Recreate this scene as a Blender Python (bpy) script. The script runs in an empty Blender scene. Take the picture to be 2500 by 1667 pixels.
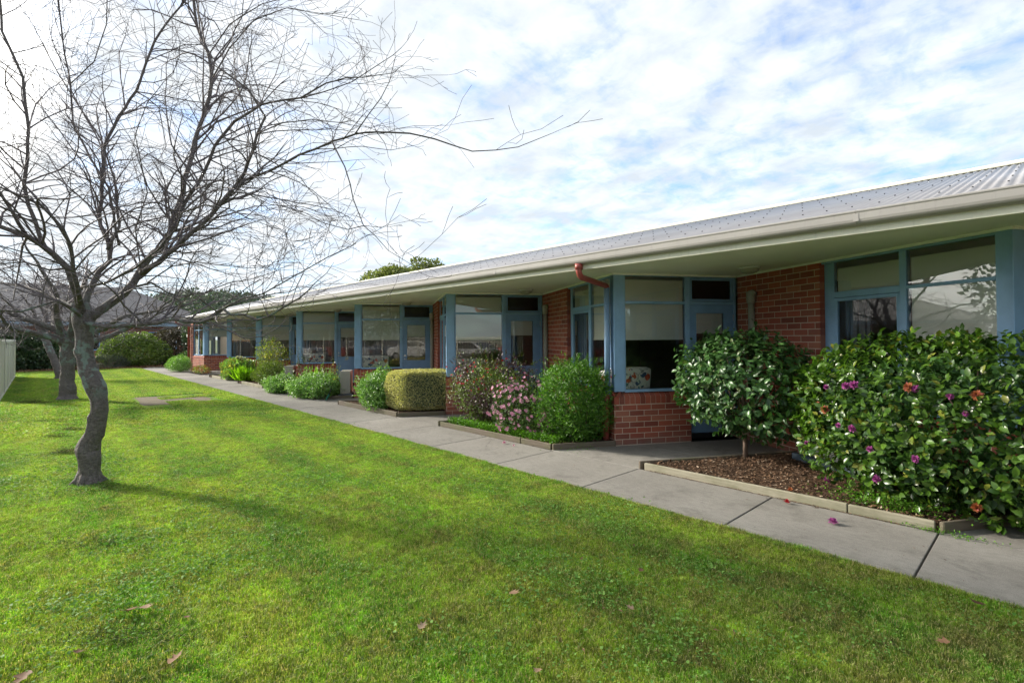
import bpy, math, random
import numpy as np
from mathutils import Vector, Matrix, noise as mnoise
R = math.radians
random.seed(7); rng = np.random.default_rng(7)
sc = bpy.context.scene
COL = sc.collection

# ------------------------------------------------------------------ camera
CAM_H = 1.616; FPX = 1234.1; YAW = R(46.843); PITCH = R(0.959); ROLL = R(0.335); CY = 803.76
def cam_axes():
    fw = Vector((-math.sin(YAW), math.cos(YAW), 0)); rt = Vector((math.cos(YAW), math.sin(YAW), 0)); up = Vector((0, 0, 1))
    f2 = fw*math.cos(PITCH)+up*math.sin(PITCH); u2 = up*math.cos(PITCH)-fw*math.sin(PITCH)
    return rt*math.cos(ROLL)-u2*math.sin(ROLL), u2*math.cos(ROLL)+rt*math.sin(ROLL), f2
CR, CU, CF = cam_axes()
cam_d = bpy.data.cameras.new('camera'); cam = bpy.data.objects.new('camera', cam_d); COL.objects.link(cam)
cam.matrix_world = Matrix.Translation((0, 0, CAM_H)) @ Matrix((CR, CU, -CF)).transposed().to_4x4()
cam_d.sensor_width = 36; cam_d.lens = FPX/2500*36; cam_d.shift_y = -(833.5-CY)/2500
cam_d.clip_start = 0.05; cam_d.clip_end = 3000
sc.camera = cam

# ------------------------------------------------------------------ light
SUN_EL = R(24); SUN_DELTA = R(25)         # sun low, from the -x side, turned a little to -y
sun_dir = Vector((-math.cos(SUN_DELTA)*math.cos(SUN_EL), -math.sin(SUN_DELTA)*math.cos(SUN_EL), math.sin(SUN_EL)))
sd = bpy.data.lights.new('sun', 'SUN'); so = bpy.data.objects.new('sun', sd); COL.objects.link(so)
so.rotation_euler = sun_dir.to_track_quat('Z', 'Y').to_euler(); so.location = (0, 0, 30)
sd.energy = 1.2; sd.angle = R(5.0); sd.color = (1.0, 0.93, 0.82)

def nd(nt, typ, **kw):
    n = nt.nodes.new(typ)
    for k, v in kw.items():
        if k.startswith('i_'):
            key = k[2:]; key = int(key) if key.isdigit() else key.replace('_', ' ')
            n.inputs[key].default_value = v
        else: setattr(n, k, v)
    return n
def lk(nt, a, b): nt.links.new(a, b)
def math_n(nt, op, a, b=None, c=None, clamp=False):
    n = nt.nodes.new('ShaderNodeMath'); n.operation = op; n.use_clamp = clamp
    for i, v in enumerate((a, b, c)):
        if v is None: continue
        if isinstance(v, (int, float)): n.inputs[i].default_value = v
        else: nt.links.new(v, n.inputs[i])
    return n.outputs[0]
def mixc(nt, f, a, b, typ='MIX'):
    n = nt.nodes.new('ShaderNodeMix'); n.data_type = 'RGBA'; n.blend_type = typ
    for idx, v in ((0, f), (6, a), (7, b)):
        if isinstance(v, (int, float)): n.inputs[idx].default_value = v
        elif isinstance(v, (tuple, list)): n.inputs[idx].default_value = (*v[:3], 1)
        else: nt.links.new(v, n.inputs[idx])
    return n.outputs[2]
def ramp(nt, fac, stops, interp='LINEAR'):
    n = nt.nodes.new('ShaderNodeValToRGB'); n.color_ramp.interpolation = interp
    el = n.color_ramp.elements
    while len(el) > 1: el.remove(el[-1])
    for i, (p, c) in enumerate(stops):
        e = el[0] if i == 0 else el.new(p)
        e.position = p; c = (c, c, c) if isinstance(c, (int, float)) else c; e.color = (*c[:3], 1)
    if fac is not None: nt.links.new(fac, n.inputs[0])
    return n.outputs[0]
def noise(nt, vec, scale, detail=4, rough=0.5, dist=0, out=0):
    n = nt.nodes.new('ShaderNodeTexNoise'); n.inputs['Scale'].default_value = scale; n.inputs['Detail'].default_value = detail
    n.inputs['Roughness'].default_value = rough; n.inputs['Distortion'].default_value = dist
    if vec is not None: nt.links.new(vec, n.inputs['Vector'])
    return n.outputs[out]
def mapping(nt, vec, scale=(1, 1, 1), loc=(0, 0, 0), rot=(0, 0, 0)):
    n = nt.nodes.new('ShaderNodeMapping'); n.inputs['Scale'].default_value = scale; n.inputs['Location'].default_value = loc; n.inputs['Rotation'].default_value = rot
    nt.links.new(vec, n.inputs['Vector']); return n.outputs[0]

# ------------------------------------------------------------------ sky
W = bpy.data.worlds.new('World'); sc.world = W; W.use_nodes = True
nt = W.node_tree; nt.nodes.clear()
sky = nd(nt, 'ShaderNodeTexSky', sky_type='NISHITA', sun_disc=False)
sky.sun_elevation = SUN_EL
sky.sun_rotation = math.atan2(sun_dir.x, sun_dir.y)
sky.air_density = 1.0; sky.dust_density = 0.6; sky.ozone_density = 1.6
tc = nd(nt, 'ShaderNodeTexCoord')
nrm = nd(nt, 'ShaderNodeVectorMath', operation='NORMALIZE'); lk(nt, tc.outputs['Generated'], nrm.inputs[0])
sep = nd(nt, 'ShaderNodeSeparateXYZ'); lk(nt, nrm.outputs[0], sep.inputs[0])
zc = math_n(nt, 'ADD', math_n(nt, 'MAXIMUM', sep.outputs[2], 0.0), 0.16)
px_ = math_n(nt, 'DIVIDE', sep.outputs[0], zc); py_ = math_n(nt, 'DIVIDE', sep.outputs[1], zc)
cmb = nd(nt, 'ShaderNodeCombineXYZ'); lk(nt, px_, cmb.inputs[0]); lk(nt, py_, cmb.inputs[1])
pl = cmb.outputs[0]
dsun = nd(nt, 'ShaderNodeVectorMath', operation='DOT_PRODUCT'); lk(nt, nrm.outputs[0], dsun.inputs[0]); dsun.inputs[1].default_value = sun_dir
ds = dsun.outputs['Value']
n1 = noise(nt, mapping(nt, pl, (1, 1.5, 1), rot=(0, 0, R(35))), 1.5, 8, 0.60, 0.35)
n2 = noise(nt, mapping(nt, pl, (1.5, 1, 1), loc=(3.1, 1.7, 0), rot=(0, 0, R(-20))), 6.5, 6, 0.6, 0.3)
n3 = noise(nt, mapping(nt, pl, (0.35, 1.6, 1), loc=(7, 2, 0), rot=(0, 0, R(62))), 2.2, 9, 0.65, 0.9)
cov = math_n(nt, 'ADD', math_n(nt, 'MULTIPLY', n1, 0.45), math_n(nt, 'MULTIPLY', n2, 0.55))
cov = math_n(nt, 'ADD', cov, math_n(nt, 'MULTIPLY', math_n(nt, 'SUBTRACT', n3, 0.5), 0.35))
cov = math_n(nt, 'ADD', cov, math_n(nt, 'MULTIPLY', ds, 0.07))
cov = math_n(nt, 'ADD', cov, 0.05)
mask = ramp(nt, cov, [(0.36, 0.22), (0.45, 0.55), (0.55, 0.88), (0.64, 1.0)])
# cloud: bright towards the sun, bluish grey in its thick cores
shade = ramp(nt, noise(nt, mapping(nt, pl, (1, 1.3, 1), loc=(0.6, 0.2, 0), rot=(0, 0, R(30))), 4.2, 5, 0.55, 0.3), [(0.34, 1.0), (0.66, 0.0)])
glow = ramp(nt, ds, [(0.0, 0.25), (0.55, 0.6), (0.9, 1.0)])
cl_a = mixc(nt, shade, (1.40, 1.58, 1.78), (2.05, 2.20, 2.32))
cl_b = mixc(nt, shade, (1.58, 1.70, 1.80), (2.22, 2.27, 2.32))
ccol = mixc(nt, glow, cl_a, cl_b)
ccol = mixc(nt, ramp(nt, ds, [(0.90, 0.0), (0.96, 0.35), (1.0, 1.0)]), ccol, (22, 21, 19))
skyc = mixc(nt, 1.0, sky.outputs[0], (0.36, 0.50, 0.66), 'MULTIPLY')
final = mixc(nt, mask, skyc, ccol)
below = math_n(nt, 'LESS_THAN', sep.outputs[2], -0.01)
final = mixc(nt, below, final, (2.0, 2.1, 1.9))
bg = nd(nt, 'ShaderNodeBackground', i_1=0.095); lk(nt, final, bg.inputs[0])
wo = nd(nt, 'ShaderNodeOutputWorld'); lk(nt, bg.outputs[0], wo.inputs[0])
sc.view_settings.view_transform = 'Standard'; sc.view_settings.look = 'None'; sc.view_settings.gamma = 1; sc.view_settings.exposure = 2.48
sc.view_settings.use_curve_mapping = False
sc.cycles.max_bounces = 8; sc.cycles.transparent_max_bounces = 16; sc.cycles.diffuse_bounces = 4; sc.cycles.glossy_bounces = 4
sc.cycles.use_denoising = True; sc.cycles.caustics_reflective = False; sc.cycles.caustics_refractive = False

# ------------------------------------------------------------------ helpers
def link(o, parent=None):
    COL.objects.link(o)
    if parent is not None: o.parent = parent
    return o
def tag(o, label=None, cat=None, group=None, kind=None):
    if label: o['label'] = label
    if cat: o['category'] = cat
    if group: o['group'] = group
    if kind: o['kind'] = kind
    return o
def empty(name, loc, label, cat, group=None):
    o = bpy.data.objects.new(name, None); o.empty_display_size = 0.1; COL.objects.link(o); o.location = loc
    return tag(o, label, cat, group)
def np_mesh(name, V, F, mat=None, tint=None, smooth=False, mats=None, midx=None):
    """V (n,3); F list of (m,k) arrays of one corner count each, or one array"""
    me = bpy.data.meshes.new(name)
    V = np.asarray(V, dtype=np.float32)
    if isinstance(F, np.ndarray): F = [F]
    F = [np.asarray(f, dtype=np.int32) for f in F if len(f)]
    nl = sum(f.size for f in F); nf = sum(len(f) for f in F)
    me.vertices.add(len(V)); me.vertices.foreach_set('co', V.ravel())
    me.loops.add(nl); me.loops.foreach_set('vertex_index', np.concatenate([f.ravel() for f in F]))
    me.polygons.add(nf)
    tot = np.concatenate([np.full(len(f), f.shape[1], dtype=np.int32) for f in F])
    st = np.concatenate([[0], np.cumsum(tot)[:-1]]).astype(np.int32)
    me.polygons.foreach_set('loop_start', st); me.polygons.foreach_set('loop_total', tot)
    if smooth: me.polygons.foreach_set('use_smooth', np.ones(nf, dtype=bool))
    if tint is not None:
        a = me.attributes.new('tint', 'FLOAT', 'POINT'); a.data.foreach_set('value', np.asarray(tint, dtype=np.float32))
    me.update(calc_edges=True)
    if mats:
        for m in mats: me.materials.append(m)
        if midx is not None: me.polygons.foreach_set('material_index', np.asarray(midx, dtype=np.int32))
    elif mat: me.materials.append(mat)
    return me
def np_obj(name, V, F, mat, parent=None, tint=None, smooth=False, **kw):
    return link(bpy.data.objects.new(name, np_mesh(name, V, F, mat, tint, smooth, **kw)), parent)

class MB:
    def __init__(s): s.v = []; s.f = []; s.t = []; s.cur = 0.0; s.sm = []; s.smooth = False
    def add(s, vs, fs):
        n = len(s.v); s.v += [tuple(v) for v in vs]; s.f += [tuple(i+n for i in f) for f in fs]
        s.t += [s.cur]*len(vs); s.sm += [s.smooth]*len(fs)
    def hexa(s, p):   # 8 points: bottom 4 ccw, top 4
        s.add(p, [(0, 3, 2, 1), (4, 5, 6, 7), (0, 1, 5, 4), (1, 2, 6, 5), (2, 3, 7, 6), (3, 0, 4, 7)])
    def box(s, x0, x1, y0, y1, z0, z1):
        s.hexa([(x0, y0, z0), (x1, y0, z0), (x1, y1, z0), (x0, y1, z0), (x0, y0, z1), (x1, y0, z1), (x1, y1, z1), (x0, y1, z1)])
    def prism(s, poly, z0, z1):
        n = len(poly)
        vs = [(x, y, z0) for x, y in poly]+[(x, y, z1) for x, y in poly]
        s.add(vs, [tuple(range(n))[::-1], tuple(range(n, 2*n))]+[(i, (i+1) % n, n+(i+1) % n, n+i) for i in range(n)])
    def tube(s, pts, rad, sides=8, cap=True):
        pts = [Vector(p) for p in pts]
        if isinstance(rad, (int, float)): rad = [rad]*len(pts)
        n = len(pts); u = None; vs = []
        for i, p in enumerate(pts):
            t = (pts[min(i+1, n-1)]-pts[max(i-1, 0)]).normalized()
            if u is None:
                u = t.cross(Vector((0, 0, 1)));
                if u.length < 0.05: u = t.cross(Vector((0, 1, 0)))
            u = (u-t*u.dot(t)).normalized(); w = t.cross(u)
            for k in range(sides):
                a = 2*math.pi*k/sides; vs.append(p+(u*math.cos(a)+w*math.sin(a))*rad[i])
        fs = [(i*sides+k, i*sides+(k+1) % sides, (i+1)*sides+(k+1) % sides, (i+1)*sides+k) for i in range(n-1) for k in range(sides)]
        if cap: fs += [tuple(range(sides))[::-1], tuple((n-1)*sides+k for k in range(sides))]
        s.add(vs, fs)
    def lathe(s, c, prof, sides=20):
        vs = []
        for r, z in prof:
            for k in range(sides):
                a = 2*math.pi*k/sides; vs.append((c[0]+r*math.cos(a), c[1]+r*math.sin(a), c[2]+z))
        n = len(prof)
        fs = [(i*sides+k, i*sides+(k+1) % sides, (i+1)*sides+(k+1) % sides, (i+1)*sides+k) for i in range(n-1) for k in range(sides)]
        s.add(vs, fs)
    def build(s, name, mat, parent=None, bevel=0):
        me = bpy.data.meshes.new(name); me.from_pydata(s.v, [], s.f)
        a = me.attributes.new('tint', 'FLOAT', 'POINT'); a.data.foreach_set('value', s.t)
        me.polygons.foreach_set('use_smooth', s.sm)
        me.materials.append(mat); me.update()
        o = link(bpy.data.objects.new(name, me), parent)
        if bevel:
            m = o.modifiers.new('edge', 'BEVEL'); m.width = bevel; m.segments = 1; m.limit_method = 'ANGLE'
        return o

class Wall:   # local frame: a along, z up, o outward
    def __init__(s, p, ang):
        s.p = Vector((p[0], p[1], 0)); s.u = Vector((math.cos(ang), math.sin(ang), 0)); s.n = Vector((math.sin(ang), -math.cos(ang), 0)); s.ang = ang
    def P(s, a, z, o=0): return s.p+s.u*a+s.n*o+Vector((0, 0, z))
    def box(s, mb, a0, a1, z0, z1, o0, o1):
        q = [s.P(a0, z0, o1), s.P(a1, z0, o1), s.P(a1, z0, o0), s.P(a0, z0, o0)]
        mb.hexa(q+[v+Vector((0, 0, z1-z0)) for v in q])

# ------------------------------------------------------------------ materials
def mat(name):
    m = bpy.data.materials.new(name); m.use_nodes = True; nt = m.node_tree; nt.nodes.clear()
    out = nt.nodes.new('ShaderNodeOutputMaterial'); return m, nt, out
def princ(nt, out, col, rough=0.6, spec=0.5, metal=0, bump=None, bs=0.3, bd=0.01):
    p = nt.nodes.new('ShaderNodeBsdfPrincipled')
    for k, v in (('Base Color', col), ('Roughness', rough), ('Metallic', metal), ('Specular IOR Level', spec)):
        if isinstance(v, (int, float)): p.inputs[k].default_value = v
        elif isinstance(v, (tuple, list)): p.inputs[k].default_value = (*v[:3], 1)
        else: nt.links.new(v, p.inputs[k])
    if bump is not None:
        b = nt.nodes.new('ShaderNodeBump'); b.inputs['Strength'].default_value = bs; b.inputs['Distance'].default_value = bd
        nt.links.new(bump, b.inputs['Height']); nt.links.new(b.outputs[0], p.inputs['Normal'])
    nt.links.new(p.outputs[0], out.inputs[0]); return p
def pos(nt): return nt.nodes.new('ShaderNodeNewGeometry').outputs['Position']
def attr(nt, name='tint'):
    n = nt.nodes.new('ShaderNodeAttribute'); n.attribute_name = name; return n.outputs['Fac']
def paint(name, col, rough=0.45, var=0.12, scale=3, grime=0.25, bump=0.05):
    m, nt, out = mat(name); p = pos(nt)
    a = noise(nt, p, scale, 5, 0.6); b = noise(nt, mapping(nt, p, (9, 9, 1.2)), 3, 6, 0.7)
    c = mixc(nt, ramp(nt, a, [(0.3, 0), (0.7, 1)]), [v*(1-var) for v in col], [min(1, v*(1+var)) for v in col])
    c = mixc(nt, math_n(nt, 'MULTIPLY', ramp(nt, b, [(0.55, 0), (0.8, 1)]), grime), c, [v*0.45+0.02 for v in col])
    princ(nt, out, c, rough, 0.4, bump=noise(nt, p, 60, 3), bs=bump, bd=0.004); return m
M = {}
M['blue'] = paint('blue_paint', (0.25, 0.42, 0.63), 0.42)
M['blue_dark'] = paint('blue_door_paint', (0.19, 0.33, 0.53), 0.42)
M['cream'] = paint('cream_paint', (0.74, 0.72, 0.59), 0.5, 0.07, 2, 0.35)
M['soffit'] = paint('soffit_paint', (0.87, 0.87, 0.78), 0.7, 0.07, 0.9, 0.22)
M['gutter'] = paint('gutter_paint', (0.36, 0.34, 0.315), 0.35, 0.08, 1.5, 0.4)
M['red_pipe'] = paint('red_pipe_paint', (0.33, 0.075, 0.06), 0.4)
M['blue_pipe'] = paint('blue_pipe_paint', (0.21, 0.33, 0.50), 0.3)
M['grey_pipe'] = paint('grey_pipe_plastic', (0.34, 0.33, 0.28), 0.45)
M['fence'] = paint('cream_steel', (0.60, 0.58, 0.48), 0.4, 0.04, 1, 0.2)
M['pale_blue'] = paint('pale_blue_fascia', (0.30, 0.38, 0.44), 0.5)
M['white'] = paint('white_metal', (0.62, 0.62, 0.58), 0.4, 0.04, 2, 0.15)
M['black'] = paint('black_rubber', (0.012, 0.012, 0.013), 0.6)
M['steel'] = paint('steel', (0.55, 0.55, 0.55), 0.3); M['steel'].node_tree.nodes['Principled BSDF'].inputs['Metallic'].default_value = 0.9
M['yellow'] = paint('number_yellow', (0.65, 0.58, 0.28), 0.5)
M['slate'] = paint('plastic_plinth', (0.10, 0.14, 0.18), 0.5)
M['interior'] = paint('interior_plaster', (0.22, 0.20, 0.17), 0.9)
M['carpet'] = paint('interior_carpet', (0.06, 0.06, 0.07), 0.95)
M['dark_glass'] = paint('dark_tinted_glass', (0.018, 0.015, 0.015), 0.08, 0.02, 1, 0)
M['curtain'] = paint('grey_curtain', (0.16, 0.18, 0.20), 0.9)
M['green_plastic'] = paint('green_plastic', (0.01, 0.16, 0.10), 0.4)
# roof
m, nt, out = mat('roof_steel'); p = pos(nt)
c = mixc(nt, ramp(nt, noise(nt, p, 0.9, 5, 0.6), [(0.3, 0), (0.7, 1)]), (0.27, 0.265, 0.273), (0.34, 0.335, 0.345))
princ(nt, out, c, 0.38, 0.5); M['roof'] = m
# brick
m, nt, out = mat('red_brick'); p = pos(nt)
oi = nt.nodes.new('ShaderNodeObjectInfo').outputs['Random']
rnd = math_n(nt, 'FRACT', math_n(nt, 'ADD', oi, attr(nt)))
base = ramp(nt, rnd, [(0.0, (0.24, 0.066, 0.044)), (0.3, (0.41, 0.098, 0.058)), (0.65, (0.49, 0.13, 0.072)), (0.85, (0.33, 0.10, 0.066)), (1.0, (0.52, 0.19, 0.115))])
c = mixc(nt, math_n(nt, 'MULTIPLY', noise(nt, p, 55, 6, 0.65), 0.45), base, (0.14, 0.045, 0.038))
c = mixc(nt, math_n(nt, 'MULTIPLY', ramp(nt, noise(nt, p, 1.6, 4), [(0.5, 0), (0.8, 1)]), 0.25), c, (0.32, 0.22, 0.18))
sz = nt.nodes.new('ShaderNodeSeparateXYZ'); lk(nt, p, sz.inputs[0])
lowd = math_n(nt, 'MULTIPLY', ramp(nt, sz.outputs[2], [(0.0, 1), (0.14, 0)]), math_n(nt, 'MULTIPLY', noise(nt, p, 9, 4), 0.9))
c = mixc(nt, lowd, c, (0.24, 0.19, 0.155))
princ(nt, out, c, 0.75, 0.3, bump=noise(nt, p, 90, 5, 0.7), bs=0.5, bd=0.003); M['brick'] = m
m, nt, out = mat('mortar'); p = pos(nt)
c = mixc(nt, noise(nt, p, 40, 5, 0.7), (0.52, 0.40, 0.30), (0.72, 0.60, 0.48))
princ(nt, out, c, 0.95, 0.2, bump=noise(nt, p, 150, 4), bs=0.5, bd=0.003); M['mortar'] = m
# concrete
m, nt, out = mat('concrete_path'); p = pos(nt)
big = noise(nt, p, 0.9, 6, 0.62); fine = noise(nt, p, 160, 4, 0.8); mid = noise(nt, mapping(nt, p, (1, 2.2, 1)), 11, 6, 0.72)
c = mixc(nt, ramp(nt, big, [(0.32, 0), (0.68, 1)]), (0.225, 0.210, 0.186), (0.325, 0.308, 0.275))
c = mixc(nt, math_n(nt, 'MULTIPLY', ramp(nt, mid, [(0.45, 0), (0.72, 1)]), 0.5), c, (0.135, 0.125, 0.112))
c = mixc(nt, math_n(nt, 'MULTIPLY', ramp(nt, fine, [(0.48, 0), (0.62, 1)]), 0.6), c, (0.10, 0.092, 0.085))
c = mixc(nt, math_n(nt, 'MULTIPLY', ramp(nt, noise(nt, p, 210, 2, 0.5), [(0.60, 0), (0.70, 1)]), 0.7), c, (0.38, 0.36, 0.33))
st = ramp(nt, noise(nt, mapping(nt, p, (1, 1, 1), loc=(5, 3, 1)), 2.3, 7, 0.75, 0.2), [(0.53, 0), (0.72, 1)])
c = mixc(nt, math_n(nt, 'MULTIPLY', st, 0.6), c, (0.085, 0.077, 0.066))
oi = nt.nodes.new('ShaderNodeObjectInfo').outputs['Random']
c = mixc(nt, 1.0, c, ramp(nt, oi, [(0, (0.84, 0.84, 0.83)), (1, (1.06, 1.05, 1.03))]), 'MULTIPLY')
cr = nt.nodes.new('ShaderNodeTexVoronoi'); cr.feature = 'DISTANCE_TO_EDGE'; cr.inputs['Scale'].default_value = 0.42
vw = nt.nodes.new('ShaderNodeVectorMath'); vw.operation = 'ADD'; lk(nt, p, vw.inputs[0]); vs_ = nt.nodes.new('ShaderNodeVectorMath'); vs_.operation = 'SCALE'; vs_.inputs['Scale'].default_value = 0.35; lk(nt, noise(nt, p, 2.5, 5, 0.6, 0, 1), vs_.inputs[0]); lk(nt, vs_.outputs[0], vw.inputs[1]); lk(nt, vw.outputs[0], cr.inputs['Vector'])
ckm = math_n(nt, 'MULTIPLY', ramp(nt, cr.outputs[0], [(0.0, 1), (0.0035, 0)]), ramp(nt, noise(nt, p, 0.7, 2), [(0.58, 0), (0.64, 1)]))
c = mixc(nt, math_n(nt, 'MULTIPLY', ckm, 0.5), c, (0.05, 0.045, 0.04))
syy = nt.nodes.new('ShaderNodeSeparateXYZ'); lk(nt, p, syy.inputs[0])
edge = math_n(nt, 'MULTIPLY', ramp(nt, math_n(nt, 'SUBTRACT', syy.outputs[1], 4.2), [(0.04, 1), (0.28, 0)]), ramp(nt, noise(nt, mapping(nt, p, (2.5, 6, 1)), 3, 6, 0.7), [(0.42, 0), (0.62, 1)]))
c = mixc(nt, math_n(nt, 'MULTIPLY', edge, 0.55), c, (0.10, 0.095, 0.06))
princ(nt, out, c, 0.88, 0.3, bump=math_n(nt, 'ADD', fine, math_n(nt, 'MULTIPLY', mid, 0.6)), bs=0.35, bd=0.006); M['concrete'] = m
m, nt, out = mat('joint_dirt'); p = pos(nt)
princ(nt, out, mixc(nt, noise(nt, p, 30, 3), (0.02, 0.02, 0.015), (0.05, 0.045, 0.035)), 0.95); M['joint'] = m
# timber
def timber(name, c0, c1):
    m, nt, out = mat(name); t = nt.nodes.new('ShaderNodeTexCoord').outputs['Object']; p = pos(nt)
    g = noise(nt, mapping(nt, t, (1.0, 18, 26)), 2.4, 7, 0.65, 0.4)
    c = mixc(nt, ramp(nt, g, [(0.3, 0), (0.7, 1)]), c0, c1)
    c = mixc(nt, math_n(nt, 'MULTIPLY', ramp(nt, noise(nt, mapping(nt, t, (1.2, 30, 30)), 5, 6, 0.8), [(0.55, 0), (0.68, 1)]), 0.6), c, [v*0.28 for v in c0])
    c = mixc(nt, math_n(nt, 'MULTIPLY', ramp(nt, noise(nt, p, 2.1, 5, 0.6), [(0.48, 0), (0.66, 1)]), 0.55), c, (0.12, 0.13, 0.06))
    princ(nt, out, c, 0.85, 0.25, bump=g, bs=0.6, bd=0.006); return m
M['timber'] = timber('weathered_pine', (0.24, 0.215, 0.15), (0.37, 0.345, 0.26))
M['timber_dark'] = timber('weathered_dark_pine', (0.095, 0.075, 0.055), (0.19, 0.16, 0.12))
M['post'] = timber('grey_post', (0.12, 0.11, 0.10), (0.22, 0.20, 0.18))
# bark
m, nt, out = mat('smooth_grey_bark'); p = pos(nt)
w = noise(nt, mapping(nt, p, (4, 4, 7)), 7, 8, 0.75, 0.6)
c = mixc(nt, ramp(nt, w, [(0.3, 0), (0.72, 1)]), (0.050, 0.040, 0.035), (0.22, 0.19, 0.17))
lich = ramp(nt, noise(nt, p, 8.0, 5, 0.6, 0.2), [(0.515, 0), (0.54, 1)])
lsz = nt.nodes.new('ShaderNodeSeparateXYZ'); lk(nt, p, lsz.inputs[0])
lh = ramp(nt, math_n(nt, 'ADD', math_n(nt, 'MULTIPLY', lsz.outputs[2], 0.25), math_n(nt, 'MULTIPLY', math_n(nt, 'SUBTRACT', noise(nt, p, 1.5, 2), 0.5), 0.2)), [(0.24, 0), (0.27, 1), (0.44, 1), (0.54, 0.0)])
c = mixc(nt, math_n(nt, 'MULTIPLY', math_n(nt, 'MULTIPLY', lich, lh), 0.9), c, mixc(nt, noise(nt, p, 60, 4), (0.13, 0.17, 0.14), (0.24, 0.29, 0.25)))
c = mixc(nt, math_n(nt, 'MULTIPLY', ramp(nt, noise(nt, p, 26, 4), [(0.68, 0), (0.72, 1)]), 0.5), c, (0.30, 0.33, 0.31))
vor = nt.nodes.new('ShaderNodeTexVoronoi'); vor.feature = 'DISTANCE_TO_EDGE'; vor.inputs['Scale'].default_value = 26; lk(nt, mapping(nt, p, (1, 1, 0.45)), vor.inputs['Vector'])
hgt = math_n(nt, 'ADD', math_n(nt, 'MULTIPLY', w, 1.0), math_n(nt, 'MULTIPLY', ramp(nt, vor.outputs[0], [(0, 0), (0.18, 1)]), 0.5))
princ(nt, out, c, 0.8, 0.3, bump=hgt, bs=0.9, bd=0.010); M['bark'] = m
m, nt, out = mat('twig_bark'); p = pos(nt)
c = mixc(nt, noise(nt, p, 4, 4), (0.07, 0.055, 0.058), (0.21, 0.175, 0.175))
princ(nt, out, c, 0.7, 0.4); M['twig'] = m
m, nt, out = mat('brown_stem'); p = pos(nt)
princ(nt, out, mixc(nt, noise(nt, p, 12, 4), (0.10, 0.065, 0.045), (0.22, 0.16, 0.12)), 0.8); M['stem'] = m
# leaves
def leafmat(name, c0, c1, rough=0.4, tr=0.3, spec=0.4, c2=None, trc=None):
    m, nt, out = mat(name); t = attr(nt); p = pos(nt)
    oi = nt.nodes.new('ShaderNodeObjectInfo').outputs['Random']
    t2 = math_n(nt, 'FRACT', math_n(nt, 'ADD', t, oi))
    stops = [(0.0, c0), (0.8, c1)]+([(0.9, c1), (0.97, c2)] if c2 else [])
    c = ramp(nt, t2, stops)
    c = mixc(nt, math_n(nt, 'MULTIPLY', ramp(nt, noise(nt, p, 2.2, 3), [(0.35, 0), (0.65, 1)]), 0.35), c, [v*0.6 for v in c0])
    pr = princ(nt, out, c, rough, spec)
    if tr > 0:
        tb = nt.nodes.new('ShaderNodeBsdfTranslucent')
        lk(nt, mixc(nt, 1.0, c, trc or (1.3, 1.5, 0.6), 'MULTIPLY'), tb.inputs[0])
        mx = nt.nodes.new('ShaderNodeMixShader'); mx.inputs[0].default_value = tr
        lk(nt, pr.outputs[0], mx.inputs[1]); lk(nt, tb.outputs[0], mx.inputs[2]); lk(nt, mx.outputs[0], out.inputs[0])
    return m
M['cam_leaf'] = leafmat('camellia_leaf', (0.024, 0.066, 0.012), (0.115, 0.225, 0.026), 0.30, 0.25, 0.5, (0.24, 0.25, 0.04))
M['cam_leaf2'] = leafmat('dark_camellia_leaf', (0.030, 0.082, 0.024), (0.09, 0.20, 0.05), 0.36, 0.18, 0.45, (0.13, 0.17, 0.06))
M['green_leaf'] = leafmat('fine_green_leaf', (0.035, 0.11, 0.016), (0.15, 0.32, 0.035), 0.42, 0.3, 0.35)
M['azalea_leaf'] = leafmat('azalea_leaf', (0.03, 0.075, 0.018), (0.10, 0.18, 0.04), 0.45, 0.25, 0.35, (0.2, 0.18, 0.05))
M['red_leaf'] = leafmat('dark_red_leaf', (0.045, 0.022, 0.034), (0.13, 0.065, 0.075), 0.4, 0.15, 0.4, (0.22, 0.14, 0.13), (1.3, 0.8, 0.8))
M['olive_leaf'] = leafmat('olive_leaf', (0.07, 0.115, 0.026), (0.24, 0.32, 0.07), 0.42, 0.25, 0.4)
M['gold_leaf'] = leafmat('golden_hedge_leaf', (0.40, 0.37, 0.15), (0.82, 0.74, 0.38), 0.5, 0.3, 0.3, (0.9, 0.84, 0.55))
M['fresh_leaf'] = leafmat('fresh_green_leaf', (0.09, 0.21, 0.04), (0.30, 0.50, 0.14), 0.36, 0.32, 0.5, (0.42, 0.52, 0.32))
M['lime_leaf'] = leafmat('lime_strap_leaf', (0.16, 0.34, 0.012), (0.34, 0.58, 0.03), 0.4, 0.45, 0.4)
M['yellow_leaf'] = leafmat('yellowish_rose_leaf', (0.10, 0.16, 0.035), (0.33, 0.36, 0.10), 0.4, 0.35, 0.4, (0.55, 0.42, 0.12))
M['hedge_leaf'] = leafmat('dark_hedge_leaf', (0.022, 0.05, 0.018), (0.085, 0.14, 0.05), 0.32, 0.15, 0.5, (0.24, 0.28, 0.16))
M['brown_leaf'] = leafmat('brown_hedge_leaf', (0.04, 0.035, 0.024), (0.13, 0.10, 0.07), 0.5, 0.15, 0.4)
M['grey_leaf'] = leafmat('grey_lavender_leaf', (0.07, 0.085, 0.065), (0.19, 0.21, 0.17), 0.6, 0.2, 0.3)
M['far_leaf'] = leafmat('far_tree_leaf', (0.10, 0.13, 0.045), (0.34, 0.36, 0.11), 0.6, 0.2, 0.2)
M['gum_leaf'] = leafmat('hill_gum_leaf', (0.06, 0.085, 0.065), (0.15, 0.19, 0.13), 0.7, 0.1, 0.2)
M['cover_leaf'] = leafmat('ground_cover_leaf', (0.05, 0.15, 0.015), (0.17, 0.36, 0.03), 0.45, 0.35, 0.3)
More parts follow.
